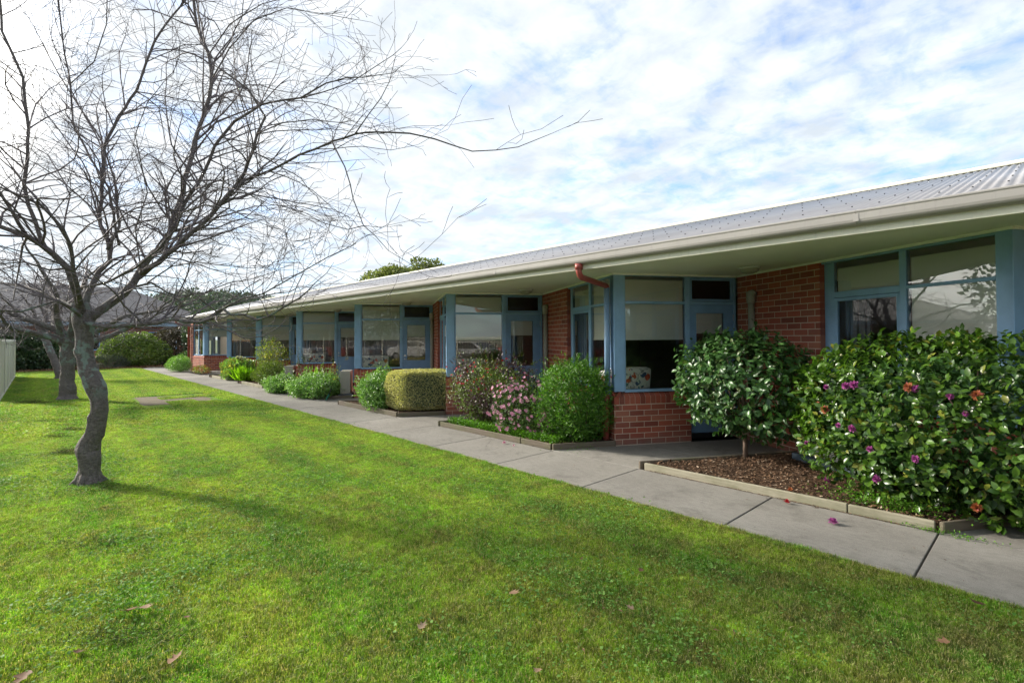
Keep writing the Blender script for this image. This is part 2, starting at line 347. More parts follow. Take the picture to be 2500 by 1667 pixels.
M['pink'] = leafmat('pink_petal', (0.62, 0.25, 0.38), (0.85, 0.50, 0.62), 0.5, 0.3, 0.3, None, (1.1, 0.9, 1.0))
M['magenta'] = leafmat('magenta_petal', (0.30, 0.05, 0.22), (0.55, 0.15, 0.42), 0.5, 0.25, 0.3, None, (1.1, 0.8, 1.0))
M['orange'] = leafmat('faded_orange_petal', (0.33, 0.085, 0.03), (0.55, 0.22, 0.09), 0.6, 0.2, 0.3, (0.5, 0.12, 0.2), (1.1, 0.8, 0.7))
M['red_petal'] = leafmat('red_petal', (0.42, 0.015, 0.03), (0.62, 0.05, 0.06), 0.5, 0.25, 0.3, None, (1.2, 0.7, 0.7))
M['yellow_petal'] = leafmat('yellow_petal', (0.6, 0.42, 0.04), (0.75, 0.6, 0.15), 0.5, 0.25, 0.3)
M['white_petal'] = leafmat('white_petal', (0.6, 0.58, 0.42), (0.75, 0.73, 0.6), 0.5, 0.25, 0.3)
M['bud'] = leafmat('flower_bud', (0.35, 0.36, 0.16), (0.52, 0.5, 0.3), 0.5, 0.1, 0.3)
M['dead'] = leafmat('dead_leaf', (0.10, 0.052, 0.026), (0.24, 0.135, 0.075), 0.7, 0.1, 0.2, (0.30, 0.23, 0.15))
m = leafmat('bark_chips', (0.045, 0.026, 0.017), (0.22, 0.13, 0.075), 0.8, 0.0, 0.2, (0.50, 0.38, 0.27)); M['chips'] = m
m, nt, out = mat('mulch_soil'); p = pos(nt)
princ(nt, out, mixc(nt, ramp(nt, noise(nt, p, 45, 6, 0.8), [(0.3, 0), (0.7, 1)]), (0.025, 0.015, 0.01), (0.12, 0.07, 0.04)), 0.95, 0.2, bump=noise(nt, p, 60, 5, 0.8), bs=1, bd=0.02); M['mulch'] = m
# grass: colours follow the lawn itself (world position)
def lawn_color(nt, p):
    a = noise(nt, p, 0.55, 5, 0.6); b = noise(nt, mapping(nt, p, (0.45, 1.4, 1), loc=(4, 1, 0)), 1.1, 6, 0.68, 0.6); c3 = noise(nt, p, 3.4, 5, 0.7)
    g = mixc(nt, ramp(nt, a, [(0.34, 0), (0.64, 1)]), (0.062, 0.205, 0.016), (0.155, 0.355, 0.024))
    g = mixc(nt, ramp(nt, b, [(0.50, 0), (0.68, 0.75)]), g, (0.36, 0.43, 0.05))
    g = mixc(nt, math_n(nt, 'MULTIPLY', ramp(nt, c3, [(0.50, 0), (0.66, 1)]), 0.65), g, (0.19, 0.15, 0.06))
    sx = nt.nodes.new('ShaderNodeSeparateXYZ'); lk(nt, p, sx.inputs[0])
    wy = math_n(nt, 'ADD', sx.outputs[1], math_n(nt, 'MULTIPLY', noise(nt, mapping(nt, p, (0.15, 0.6, 1)), 1.0, 2), 0.5))
    strp = math_n(nt, 'SINE', math_n(nt, 'MULTIPLY', wy, 6.4))
    g = mixc(nt, math_n(nt, 'MULTIPLY', math_n(nt, 'ADD', strp, 1.0), 0.24), g, (0.31, 0.44, 0.045))
    near = nt.nodes.new('ShaderNodeMapRange'); near.inputs[1].default_value = -5.5; near.inputs[2].default_value = 2.0; lk(nt, sx.outputs[0], near.inputs[0])
    worn_and_dim = math_n(nt, 'MULTIPLY', ramp(nt, noise(nt, p, 1.9, 6, 0.7, 0.4), [(0.40, 0), (0.60, 1)]), near.outputs[0])  # worn brown patches; their weighting by nearness also paints the dimmer light there
    g = mixc(nt, math_n(nt, 'MULTIPLY', worn_and_dim, 0.75), g, (0.20, 0.155, 0.07))
    g = mixc(nt, 1.0, g, ramp(nt, noise(nt, p, 16, 5, 0.75), [(0.33, 0.42), (0.50, 1.02), (0.68, 1.55)]), 'MULTIPLY')
    g = mixc(nt, 1.0, g, ramp(nt, noise(nt, p, 4.5, 4, 0.65), [(0.35, 0.72), (0.65, 1.28)]), 'MULTIPLY')
    return g
m, nt, out = mat('grass_blades'); p = pos(nt)
g = lawn_color(nt, p); t = attr(nt)
g = mixc(nt, ramp(nt, t, [(0.0, 0), (0.80, 0), (0.90, 1)]), g, (0.38, 0.32, 0.16))
g = mixc(nt, 1.0, g, ramp(nt, t, [(0, 0.42), (0.85, 1.45)]), 'MULTIPLY')
pr = princ(nt, out, g, 0.5, 0.3)
tb = nt.nodes.new('ShaderNodeBsdfTranslucent'); lk(nt, mixc(nt, 1.0, g, (1.45, 1.5, 0.5), 'MULTIPLY'), tb.inputs[0])
mx = nt.nodes.new('ShaderNodeMixShader'); mx.inputs[0].default_value = 0.42
lk(nt, pr.outputs[0], mx.inputs[1]); lk(nt, tb.outputs[0], mx.inputs[2]); lk(nt, mx.outputs[0], out.inputs[0]); M['grass'] = m
M['weed'] = leafmat('lawn_weed_leaf', (0.085, 0.20, 0.03), (0.19, 0.34, 0.07), 0.65, 0.3, 0.2)
m, nt, out = mat('lawn_soil'); p = pos(nt)
c = mixc(nt, 0.45, lawn_color(nt, p), (0.07, 0.055, 0.025))
princ(nt, out, c, 0.95, 0.1, bump=noise(nt, p, 60, 5, 0.8), bs=0.8, bd=0.01); M['lawn'] = m
m, nt, out = mat('bare_soil'); p = pos(nt)
princ(nt, out, mixc(nt, noise(nt, p, 25, 6, 0.7), (0.09, 0.07, 0.04), (0.21, 0.165, 0.10)), 0.95, bump=noise(nt, p, 50, 5, 0.8), bs=0.8, bd=0.02); M['soil'] = m
m, nt, out = mat('asphalt'); p = pos(nt)
princ(nt, out, mixc(nt, noise(nt, p, 20, 6, 0.7), (0.04, 0.04, 0.042), (0.075, 0.075, 0.075)), 0.9); M['asphalt'] = m
m, nt, out = mat('far_ground'); p = pos(nt)
princ(nt, out, mixc(nt, noise(nt, p, 0.05, 6, 0.7), (0.06, 0.09, 0.03), (0.12, 0.14, 0.06)), 0.95); M['ground'] = m
# glass pane: thin sheet that mirrors by angle and lets the rest through
m, nt, out = mat('window_glass')
lw = nt.nodes.new('ShaderNodeFresnel'); lw.inputs[0].default_value = 1.55
gl = nt.nodes.new('ShaderNodeBsdfGlossy'); gl.inputs['Roughness'].default_value = 0.004; gl.inputs[0].default_value = (1, 1, 1, 1)
bmp = nt.nodes.new('ShaderNodeBump'); bmp.inputs['Strength'].default_value = 0.04; bmp.inputs['Distance'].default_value = 0.01
lk(nt, noise(nt, pos(nt), 1.2, 2), bmp.inputs['Height']); lk(nt, bmp.outputs[0], gl.inputs['Normal'])
tr = nt.nodes.new('ShaderNodeBsdfTransparent'); tr.inputs[0].default_value = (0.98, 0.99, 0.98, 1)
mx = nt.nodes.new('ShaderNodeMixShader'); lk(nt, math_n(nt, 'MULTIPLY', lw.outputs[0], 2.1, clamp=True), mx.inputs[0])
lk(nt, tr.outputs[0], mx.inputs[1]); lk(nt, gl.outputs[0], mx.inputs[2]); lk(nt, mx.outputs[0], out.inputs[0]); M['glass'] = m
m, nt, out = mat('roller_blind'); p = pos(nt)
c = mixc(nt, noise(nt, mapping(nt, p, (2, 2, 0.6)), 1.5, 3), (0.80, 0.81, 0.70), (0.86, 0.87, 0.76))
princ(nt, out, c, 0.85, 0.2, bump=noise(nt, p, 300, 2), bs=0.2, bd=0.002); M['blind'] = m
# floral cloth
m, nt, out = mat('floral_cloth'); t = nt.nodes.new('ShaderNodeTexCoord').outputs['Object']
v1 = nt.nodes.new('ShaderNodeTexVoronoi'); v1.inputs['Scale'].default_value = 8.5; v1.inputs['Randomness'].default_value = 0.9
wv = nt.nodes.new('ShaderNodeVectorMath'); wv.operation = 'ADD'; lk(nt, t, wv.inputs[0])
nz = nt.nodes.new('ShaderNodeTexNoise'); nz.inputs['Scale'].default_value = 14; lk(nt, t, nz.inputs['Vector'])
sc_ = nt.nodes.new('ShaderNodeVectorMath'); sc_.operation = 'SCALE'; sc_.inputs['Scale'].default_value = 0.12; lk(nt, nz.outputs['Color'], sc_.inputs[0]); lk(nt, sc_.outputs[0], wv.inputs[1])
lk(nt, wv.outputs[0], v1.inputs['Vector'])
spot = ramp(nt, v1.outputs['Distance'], [(0.40, 1), (0.47, 0)])
sepc = nt.nodes.new('ShaderNodeSeparateColor'); lk(nt, v1.outputs['Color'], sepc.inputs[0])
hue = ramp(nt, sepc.outputs[0], [(0.0, (0.60, 0.08, 0.04)), (0.42, (0.62, 0.20, 0.12)), (0.5, (0.05, 0.10, 0.22)), (0.8, (0.07, 0.17, 0.30)), (0.85, (0.5, 0.45, 0.40))], 'CONSTANT')
c = mixc(nt, spot, (0.82, 0.79, 0.74), hue)
v2 = nt.nodes.new('ShaderNodeTexVoronoi'); v2.feature = 'DISTANCE_TO_EDGE'; v2.inputs['Scale'].default_value = 9; lk(nt, wv.outputs[0], v2.inputs['Vector'])
stem = math_n(nt, 'MULTIPLY', ramp(nt, v2.outputs[0], [(0.03, 1), (0.06, 0)]), ramp(nt, noise(nt, t, 6, 2), [(0.52, 0), (0.58, 1)]))
c = mixc(nt, math_n(nt, 'MULTIPLY', stem, 0.75), c, (0.07, 0.08, 0.12))
princ(nt, out, c, 0.85, 0.2); M['floral'] = m

# ================================================================== SETTING
def struct(o): o['kind'] = 'structure'; return o
g = MB(); g.add([(-1500, -1500, -0.12), (1500, -1500, -0.12), (1500, 1500, -0.12), (-1500, 1500, -0.12)], [(0, 1, 2, 3)])
struct(g.build('ground', M['ground']))
LD = 4.26                           # lawn / path edge
g = MB(); g.prism([(-37, -2.4), (14, -2.4), (14, LD-0.004), (-33.5, LD-0.004), (-37, 2.6)], -0.10, -0.012)
struct(g.build('lawn', M['lawn']))
g = MB(); g.box(-60, 40, -40, -2.42, -0.11, -0.03); struct(g.build('car_park', M['asphalt']))
# path: every slab is a piece; a dark base shows in the joints
path = MB(); path.box(-60, 12, LD, 13, -0.11, -0.035); po = struct(path.build('path', M['joint']))
def slab(poly, dz=0.0):
    cx = sum(p[0] for p in poly)/len(poly); cy = sum(p[1] for p in poly)/len(poly)
    q = []
    for x, y in poly: q.append((x+(0.007 if x < cx else -0.007), y+(0.004 if y < cy else -0.004)))
    s_ = MB(); s_.prism(q, -0.034, 0.0+dz); return s_.build('slab', M['concrete'], po, bevel=0.004)
joints = [3.2, 1.95, 0.65, -0.655, -1.945, -3.495, -4.90, -6.365, -7.86]
s = -9.25
while s > -33: joints.append(s); s -= 1.42
joints.append(-37)
for i in range(len(joints)-1): slab([(joints[i+1], LD), (joints[i], LD), (joints[i], 5.40), (joints[i+1], 5.40)], random.uniform(-0.001, 0.001))
PITCH_U = 4.295; P1 = (-4.5129, 6.3308); C60, S60 = 0.5, math.sqrt(3)/2
def Pc(i): return (P1[0]-PITCH_U*(i-1), P1[1])
for k in range(-1, 7):              # the slabs that lead to each door
    x0 = -4.96-PITCH_U*k; x1 = -3.49-PITCH_U*k
    m1 = 1.35
    slab([(x0, 5.40), (x1, 5.40), (x1+m1*C60, 5.40+m1*S60), (x0+m1*C60, 5.40+m1*S60)])
    m2 = 3.6
    slab([(x0+m1*C60, 5.40+m1*S60), (x1+m1*C60, 5.40+m1*S60), (x1+m2*C60, 5.40+m2*S60), (x0+m2*C60, 5.40+m2*S60)])

# ================================================================== BUILDING
BLD = empty('brick_building', (-14, 6.33, 0), 'long low red brick building with blue framed windows under a pale corrugated roof', 'building')
BO = Vector((-14, 6.33, 0))
def bld(o):                          # parent keeping world place
    o.parent = BLD; o.location = o.location-BO; return o
def B_(mb, name, m_, bevel=0): return bld(mb.build(name, m_, None, bevel))
UN = list(range(0, 8))
WA = {i: Wall(Pc(i), R(60)) for i in range(0, 9)}
LA, LB = PITCH_U*C60, PITCH_U*S60
def IC(i): p = WA[i].P(LA, 0); return (p.x, p.y)
WB = {i: Wall(IC(i), R(-30)) for i in range(1, 9)}
ZS = 2.587
_bricks = [0]
bm0 = MB(); bm0.box(-0.5, 0.5, -0.5, 0.5, -0.5, 0.5); _tmp = bm0.build('brick', M['brick']); BRICK = _tmp.data; bpy.data.objects.remove(_tmp)
_bv = MB()
def brick_run(W_, a0, a1, z0, z1, wall_name='brick_wall', single=lambda z: False, off=0.0, o=0.0):
    """running bond on a wall face: mortar body, bricks 5 mm proud of it"""
    body = MB(); W_.box(body, a0+0.006, a1-0.006, z0, z1, -0.11, o-0.0015)
    wo_ = B_(body, wall_name, M['mortar'])
    rest = MB(); z = z0; k = 0
    # courses are counted from z = 0.5896 so that they meet the measured ones
    kk = math.floor((z0-0.5896)/0.086)
    while True:
        zb = 0.5896+kk*0.086+0.005; zt = zb+0.076; par = kk % 2; kk += 1
        if zb >= z1-0.01: break
        b0, b1 = max(zb, z0+0.002), min(zt, z1-0.002)
        if b1-b0 < 0.012: continue
        a = a0-0.24+(0.12 if par else 0)+off
        while a < a1:
            x0, x1 = max(a+0.005, a0), min(a+0.235, a1)
            if x1-x0 > 0.03:
                c = W_.P((x0+x1)/2, (b0+b1)/2, o-0.05)+W_.n*random.uniform(-0.0005, 0.0005)
                if single((b0+b1)/2) and _bricks[0] < 300:
                    ob = bpy.data.objects.new('brick', BRICK); COL.objects.link(ob); ob.parent = wo_
                    ob.location = c-BO; ob.rotation_euler = (0, 0, W_.ang); ob.scale = (x1-x0, 0.10, b1-b0); _bricks[0] += 1
                    wo_loc = wo_.location; ob.location = ob.location-wo_loc
                else:
                    rest.cur = random.random(); W_.box(rest, x0, x1, b0, b1, o-0.10, o+random.uniform(-0.0005, 0.0005))
            a += 0.24
    if rest.v:
        r_ = rest.build('bricks', M['brick'], wo_); r_.location = -BO-wo_.location; r_['kind'] = 'stuff'
    return wo_
def soldiers(W_, a0, a1, par, single=False, z0=0.60, z1=0.79):
    """bull-nosed brick-on-edge sill: upright face, then sloping back to the window"""
    n = round((a1-a0)/0.0865); w = (a1-a0)/n
    def shape(mb, x0, x1):
        pr = [(0.0, z0), (0.0, 0.705), (-0.018, 0.728), (-0.095, z1), (-0.11, z1), (-0.11, z0)]
        vs = [W_.P(x0, z, o) for o, z in pr]+[W_.P(x1, z, o) for o, z in pr]; n_ = len(pr)
        mb.add(vs, [tuple(range(n_)), tuple(range(n_, 2*n_))[::-1]]+[(i, n_+i, n_+(i+1) % n_, (i+1) % n_) for i in range(n_)])
    mort = MB(); pr = [(-0.007, 0.5896), (-0.007, 0.703), (-0.024, 0.722), (-0.098, z1-0.008), (-0.11, z1-0.008), (-0.11, 0.5896)]
    vs = [W_.P(a0+0.006, z, o) for o, z in pr]+[W_.P(a1-0.006, z, o) for o, z in pr]
    mort.add(vs, [tuple(range(6)), tuple(range(6, 12))[::-1]]+[(i, 6+i, 6+(i+1) % 6, (i+1) % 6) for i in range(6)])
    mo = B_(mort, 'brick_sill', M['mortar'])
    rest = MB()
    for j in range(n):
        x0 = a0+j*w+0.0045; x1 = a0+(j+1)*w-0.0045
        if single and _bricks[0] < 300:
            q = MB(); q.cur = 0; shape(q, x0, x1); ob = q.build('brick', M['brick'], mo); ob.location = -BO-mo.location; _bricks[0] += 1
        else:
            rest.cur = random.random(); shape(rest, x0, x1)
    if rest.v:
        r_ = rest.build('bricks', M['brick'], mo); r_.location = -BO-mo.location; r_['kind'] = 'stuff'
def sub(mb, name, m_, parent, bevel=0):
    o = mb.build(name, m_, parent, bevel); o.location = -BO-parent.location if parent.location != Vector((0, 0, 0)) else -BO
    return o
def pane(W_, par, a0, a1, z0, z1, o=-0.055, m_='glass', name='pane'):
    p_ = MB(); q = [W_.P(a0, z0, o), W_.P(a1, z0, o), W_.P(a1, z1, o), W_.P(a0, z1, o)]
    p_.add(q, [(0, 1, 2, 3)]); return sub(p_, name, M[m_], par)
def blind(W_, par, a0, a1, z0, z1, o=-0.095):
    b = MB(); W_.box(b, a0, a1, z0+0.03, z1, o-0.003, o); W_.box(b, a0, a1, z0, z0+0.03, o-0.012, o+0.008); return sub(b, 'blind', M['blind'], par)
def ring(W_, mb, a0, a1, z0, z1, t, o0, o1):
    W_.box(mb, a0, a0+t, z0, z1, o0, o1); W_.box(mb, a1-t, a1, z0, z1, o0, o1)
    W_.box(mb, a0+t, a1-t, z0, z0+t, o0, o1-0.001); W_.box(mb, a0+t, a1-t, z1-t, z1, o0, o1-0.001)

for i in UN:
    A = WA[i]; near = i <= 2
    # low wall under the window + returns
    brick_run(A, 0.0, 1.295, -0.03, 0.5896, single=(lambda z: True) if i == 1 else (lambda z: False), off=0.01)
    soldiers(A, 0.0, 1.295, None, single=(i == 1))
    # corner post
    post = MB()
    A.box(post, 0.012, 0.186, 0.79, ZS, -0.15, -0.012)
    B_(post, 'corner_post', M['blue'], 0.004)
    # window frame on A
    f = MB()
    A.box(f, 0.19, 1.292, 0.775, 0.818, -0.115, -0.030)       # sill
    A.box(f, 0.188, 0.213, 0.818, 2.553, -0.10, -0.034)       # left stile
    A.box(f, 1.232, 1.290, 0.818, 2.553, -0.10, -0.034)       # right stile
    A.box(f, 0.213, 1.232, 2.126, 2.166, -0.10, -0.036)       # transom
    A.box(f, 0.188, 2.147, 2.553, ZS, -0.11, -0.028)          # head
    fo = B_(f, 'window', M['blue'], 0.003)
    pane(A, fo, 0.213, 1.232, 0.818, 2.126); pane(A, fo, 0.213, 1.232, 2.166, 2.553)
    bz = 1.57 if i != 7 else 1.75
    blind(A, fo, 0.225, 1.222, bz, 2.50)
    # door frame, door, light over the door
    d = MB()
    A.box(d, 1.2905, 1.314, 0.10, 2.553, -0.10, -0.032)
    A.box(d, 2.104, 2.147, 0.10, 2.553, -0.10, -0.032)
    A.box(d, 1.314, 2.104, 2.130, 2.165, -0.10, -0.033)
    df = B_(d, 'door_frame', M['blue'], 0.003)
    t_ = MB(); A.box(t_, 1.297, 2.14, 0.02, 0.10, -0.10, -0.03); sub(t_, 'threshold', M['black'], df)
    u = MB(); ring(A, u, 1.318, 2.100, 2.170, 2.549, 0.042, -0.085, -0.042)
    uo = B_(u, 'transom_window', M['blue_dark'], 0.003)
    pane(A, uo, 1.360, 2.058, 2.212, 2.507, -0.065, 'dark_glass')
    l = MB()
    A.box(l, 1.317, 1.432, 0.104, 2.126, -0.09, -0.048); A.box(l, 1.938, 2.101, 0.104, 2.126, -0.09, -0.048)
    A.box(l, 1.432, 1.938, 0.104, 1.00, -0.09, -0.0482); A.box(l, 1.432, 1.938, 1.988, 2.126, -0.09, -0.0482)
    do = B_(l, 'door', M['blue_dark'])
    pane(A, do, 1.432, 1.938, 1.00, 1.988, -0.07)
    blind(A, do, 1.44, 1.93, 1.665, 1.985, -0.10)
    for hz in (1.92, 1.10, 0.35):
        h = MB(); A.box(h, 2.096, 2.106, hz-0.05, hz+0.05, -0.05, -0.036); sub(h, 'hinge', M['steel'], do)
    h = MB(); h.smooth = True
    h.tube([A.P(1.372, 1.035, -0.05), A.P(1.372, 1.035, -0.034)], 0.024, 12)
    h.tube([A.P(1.372, 1.035, -0.034), A.P(1.372, 1.035, -0.005), A.P(1.47, 1.033, -0.002)], 0.008, 8)
    sub(h, 'handle', M['steel'], do)
    h = MB(); h.tube([A.P(1.372, 1.135, -0.05), A.P(1.372, 1.135, -0.034)], 0.024, 12); sub(h, 'lock', M['steel'], do)
    if i == 4:
        tx = bpy.data.curves.new('room_number', 'FONT'); tx.body = '25'; tx.size = 0.115; tx.extrude = 0.003; tx.shear = 0.35; tx.align_x = 'CENTER'; tx.offset = 0.002
        to = bpy.data.objects.new('room_number', tx); link(to, do); tx.materials.append(M['yellow'])
        v_ = A.P(1.62, 0.89, -0.046); me_ = bpy.data.meshes.new_from_object(to); bpy.data.objects.remove(to); to = link(bpy.data.objects.new('room_number', me_), do); to.location = v_; to.rotation_euler = (R(90), 0, A.ang)
    # interior: a dividing wall and a back wall per unit
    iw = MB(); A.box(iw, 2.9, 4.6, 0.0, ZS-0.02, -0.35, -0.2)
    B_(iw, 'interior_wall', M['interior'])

for i in range(1, 9):
    B = WB[i]
    lo = 0.95 if i == 1 else 1.15
    brick_run(B, 0.0, 1.612, -0.03, ZS, single=(lambda z: z > lo) if i <= 2 else (lambda z: False), off=-0.03)
    # brick return reveal and low wall under the side windows
    brick_run(B, 1.612, 3.715, -0.03, 0.5896, off=0.1, o=-0.001)
    soldiers(B, 1.612, 3.715, None)
    r_ = MB(); B.box(r_, 1.600, 1.608, 0.79, ZS-0.002, -0.12, -0.012); B_(r_, 'brick_reveal', M['brick'])
    f = MB()
    B.box(f, 1.70, 3.58, 0.775, 0.818, -0.115, -0.030)
    B.box(f, 1.612, 1.785, 0.818, 2.54, -0.10, -0.075)
    B.box(f, 1.735, 1.785, 0.818, 2.54, -0.10, -0.050)
    B.box(f, 2.640, 2.715, 0.818, 2.54, -0.10, -0.036)
    B.box(f, 1.785, 2.640, 2.092, 2.168, -0.10, -0.038)
    B.box(f, 2.715, 3.566, 2.122, 2.158, -0.10, -0.038)
    B.box(f, 3.566, 3.585, 0.818, 2.54, -0.10, -0.036)
    B.box(f, 1.612, 3.585, 2.54, ZS, -0.11, -0.028)
    fo = B_(f, 'window', M['blue'], 0.003)
    s_ = MB(); ring(B, s_, 1.789, 2.636, 0.822, 2.088, 0.04, -0.085, -0.046); sub(s_, 'sash', M['blue'], fo, 0.002)
    pane(B, fo, 1.829, 2.596, 0.862, 2.048, -0.066); pane(B, fo, 1.785, 2.640, 2.168, 2.54)
    pane(B, fo, 2.715, 3.566, 0.818, 2.122); pane(B, fo, 2.715, 3.566, 2.158, 2.54)
    blind(B, fo, 2.73, 3.55, 1.57, 2.46); blind(B, fo, 1.80, 2.62, 2.10, 2.46)
    c_ = MB()
    for k in range(6): B.box(c_, 1.83+k*0.055, 1.87+k*0.055, 0.82, 2.06, -0.20-0.012*(k % 2), -0.18-0.012*(k % 2))
    sub(c_, 'curtain', M['curtain'], fo)
    q = MB(); B.box(q, 3.578, 3.708, 0.79, ZS, -0.14, -0.012); B_(q, 'corner_post', M['blue'], 0.004)
    if i <= 4:
        v = MB(); v.smooth = True
        v.tube([B.P(0.392, 0.25, 0.055), B.P(0.392, 2.16, 0.055)], 0.048, 14)
        v.tube([B.P(0.392, 2.12, 0.056), B.P(0.392, 2.20, 0.060), B.P(0.396, 2.30, 0.066)], [0.056, 0.064, 0.066], 14)
        v.tube([B.P(0.385, 2.27, 0.062), B.P(0.43, 2.275, 0.062), B.P(0.465, 2.25, 0.062)], [0.052, 0.055, 0.05], 12)
        B_(v, 'vent_pipe', M['grey_pipe'])

# soffit, trims, fascia, gutter, roof, interior shell
SX0, SX1 = -31.9, 5.2
pts_in = []
for i in range(8, -1, -1):
    if i <= 7: pts_in.append(Pc(i))
    if i >= 1 and i <= 7: pass
sof = MB(); sof.prism([(SX0, 5.405), (SX1, 5.405), (SX1, 12.6), (SX0, 12.6)], ZS+0.001, ZS+0.02); B_(sof, 'soffit', M['soffit'])
tr_ = MB()
for i in range(0, 8):
    WA[i].box(tr_, 0.0, LA, ZS-0.028, ZS, -0.02, 0.012)
    if i >= 1: WB[i].box(tr_, 0.02, LB, ZS-0.026, ZS+0.0005, -0.02, 0.014)
B_(tr_, 'soffit_trim', M['soffit'])
fa = MB()
xs = [SX0, -26.1, -20.2, -14.3, -8.2, -2.45, SX1]
for a, b in zip(xs[:-1], xs[1:]):
    fb = MB(); fb.prism([(a+0.001, 5.385), (b-0.001, 5.385), (b-0.001, 5.404), (a+0.001, 5.404)], 2.532, 2.75); B_(fb, 'fascia_board', M['cream'], 0.002)
def gprofile(): # rolled front gutter
    pr = []
    for k in range(9):
        a = R(180+k*90/8); pr.append((5.352+0.055*math.cos(a)-0.006, 2.668+0.052*math.sin(a)))
    return [(5.285, 2.727), (5.279, 2.735), (5.292, 2.737), (5.297, 2.722), (5.2915, 2.675)][::-1]+[]+pr[:0]+pr
xs = [SX0+0.02, -25.5, -18.7, -11.9, -6.05, -1.17, SX1]
for a, b in zip(xs[:-1], xs[1:]):
    gm = MB(); gm.smooth = False
    pr = [(5.384, 2.60), (5.352, 2.600), (5.330, 2.604), (5.312, 2.613), (5.300, 2.628), (5.294, 2.65), (5.293, 2.705), (5.286, 2.715), (5.286, 2.726), (5.294, 2.732), (5.304, 2.728), (5.306, 2.66), (5.330, 2.625), (5.384, 2.62)]
    n_ = len(pr); vs = [(a, y, z) for y, z in pr]+[(b-0.003, y, z) for y, z in pr]
    gm.add(vs, [(k, (k+1) % n_, n_+(k+1) % n_, n_+k) for k in range(n_)]+[tuple(range(n_))[::-1], tuple(range(n_, 2*n_))]); B_(gm, 'gutter', M['gutter'])
    if b < 5: 
        jm = MB(); jm.box(b-0.02, b+0.02, 5.2905, 5.2925, 2.63, 2.70); B_(jm, 'gutter_joint', M['gutter'])
# corrugated roof: 76 mm pitch, fall 0.28
RP = 0.28; RY0, RZ0, RY1 = 5.345, 2.722, 9.62
nx = int((SX1-SX0)/0.076*6); xs_ = np.linspace(SX0-0.05, SX1, nx+1)
hz = 0.0085*np.cos(xs_/0.076*2*np.pi)
V = np.concatenate([np.stack([xs_, np.full_like(xs_, y), RZ0+(y-RY0)*RP+hz], 1) for y in (RY0, RY1)])
n0 = len(xs_); ii = np.arange(n0-1); F = np.stack([ii, ii+1, n0+ii+1, n0+ii], 1)
ro = bld(np_obj('roof', V, F, M['roof'], smooth=True))
md = ro.modifiers.new('thick', 'SOLIDIFY'); md.thickness = 0.003
rc = MB(); z_ = RZ0+(RY1-RY0)*RP
rc.add([(SX0-0.07, RY1-0.10, z_-0.004), (SX1, RY1-0.10, z_-0.004), (SX1, RY1+0.12, z_+0.085), (SX0-0.07, RY1+0.12, z_+0.085), (SX1, RY1+0.30, z_+0.02), (SX0-0.07, RY1+0.30, z_+0.02)], [(0, 1, 2, 3), (3, 2, 4, 5)])
rc.box(SX0-0.07, SX1, RY1-0.11, RY1-0.10, z_-0.018, z_+0.004)
rco = rc.build('ridge_cap', M['cream'], ro)
scw = MB()
x = math.ceil(SX0/0.228)*0.228
while x < SX1:
    for y in (6.05, 6.80, 7.55, 8.30, 9.05):
        z = RZ0+(y-RY0)*RP+0.0085
        scw.box(x-0.0065, x+0.0065, y-0.0065, y+0.0065, z-0.002, z+0.007)
    x += 0.228
so_ = scw.build('roof_screws', M['black'], ro); so_['kind'] = 'stuff'
be = MB(); be.add([(SX0, 5.40, 2.56), (SX0, 9.8, 2.56), (SX0, 9.8, 3.9), (SX0, 5.40, 2.70)], [(0, 1, 2, 3)]); be.add([(SX0, 9.7, 3.9), (SX1, 9.7, 3.9), (SX1, 13.5, 2.8), (SX0, 13.5, 2.8)], [(0, 1, 2, 3)]); B_(be, 'gable_end', M['cream'])
# interior shell
sh = MB()
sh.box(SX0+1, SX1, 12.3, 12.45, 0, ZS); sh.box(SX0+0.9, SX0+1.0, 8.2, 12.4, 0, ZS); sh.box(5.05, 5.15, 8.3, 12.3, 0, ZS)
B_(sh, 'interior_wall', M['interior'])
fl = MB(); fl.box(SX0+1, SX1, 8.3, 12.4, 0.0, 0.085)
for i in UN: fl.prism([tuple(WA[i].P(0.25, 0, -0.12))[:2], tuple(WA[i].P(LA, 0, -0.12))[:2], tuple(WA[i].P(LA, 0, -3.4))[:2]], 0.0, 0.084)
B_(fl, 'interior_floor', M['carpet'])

# west end: short wall running on beside the last corner, with its own windows and red downpipe
P7 = Pc(7); WC = Wall((-32.35, 6.10), math.atan2(P7[1]-6.10, P7[0]+32.35)); LC = math.hypot(P7[1]-6.10, P7[0]+32.35)
brick_run(WC, 0.0, 0.42, -0.03, ZS); brick_run(WC, 0.42, LC-0.01, -0.03, 0.5896, o=-0.001); soldiers(WC, 0.42, LC-0.01, None)
f = MB()
for a0, a1 in ((0.42, 0.47), (1.12, 1.20), (1.80, 1.86)): WC.box(f, a0, a1, 0.79, 2.54, -0.10, -0.04)
WC.box(f, 0.47, 1.12, 2.10, 2.15, -0.10, -0.042); WC.box(f, 1.20, 1.80, 2.10, 2.15, -0.10, -0.042); WC.box(f, 0.42, LC, 2.54, ZS, -0.10, -0.03); WC.box(f, 0.42, 1.86, 0.775, 0.82, -0.10, -0.03)
fo = B_(f, 'window', M['blue'])
pane(WC, fo, 0.47, 1.12, 0.82, 2.54); pane(WC, fo, 1.20, 1.80, 0.82, 2.54)
q = MB(); WC.box(q, 1.86, LC-0.012, 0.79, ZS, -0.14, -0.014); B_(q, 'corner_post', M['blue'])
dp = MB(); dp.smooth = True
dp.tube([(-31.75, 5.33, 2.60), (-31.75, 5.33, 2.52), (-31.8, 5.42, 2.46), (-32.3, 5.98, 2.40), (-32.33, 6.02, 2.32), (-32.33, 6.02, 0.0)], 0.05, 12)
B_(dp, 'downpipe', M['red_pipe'])
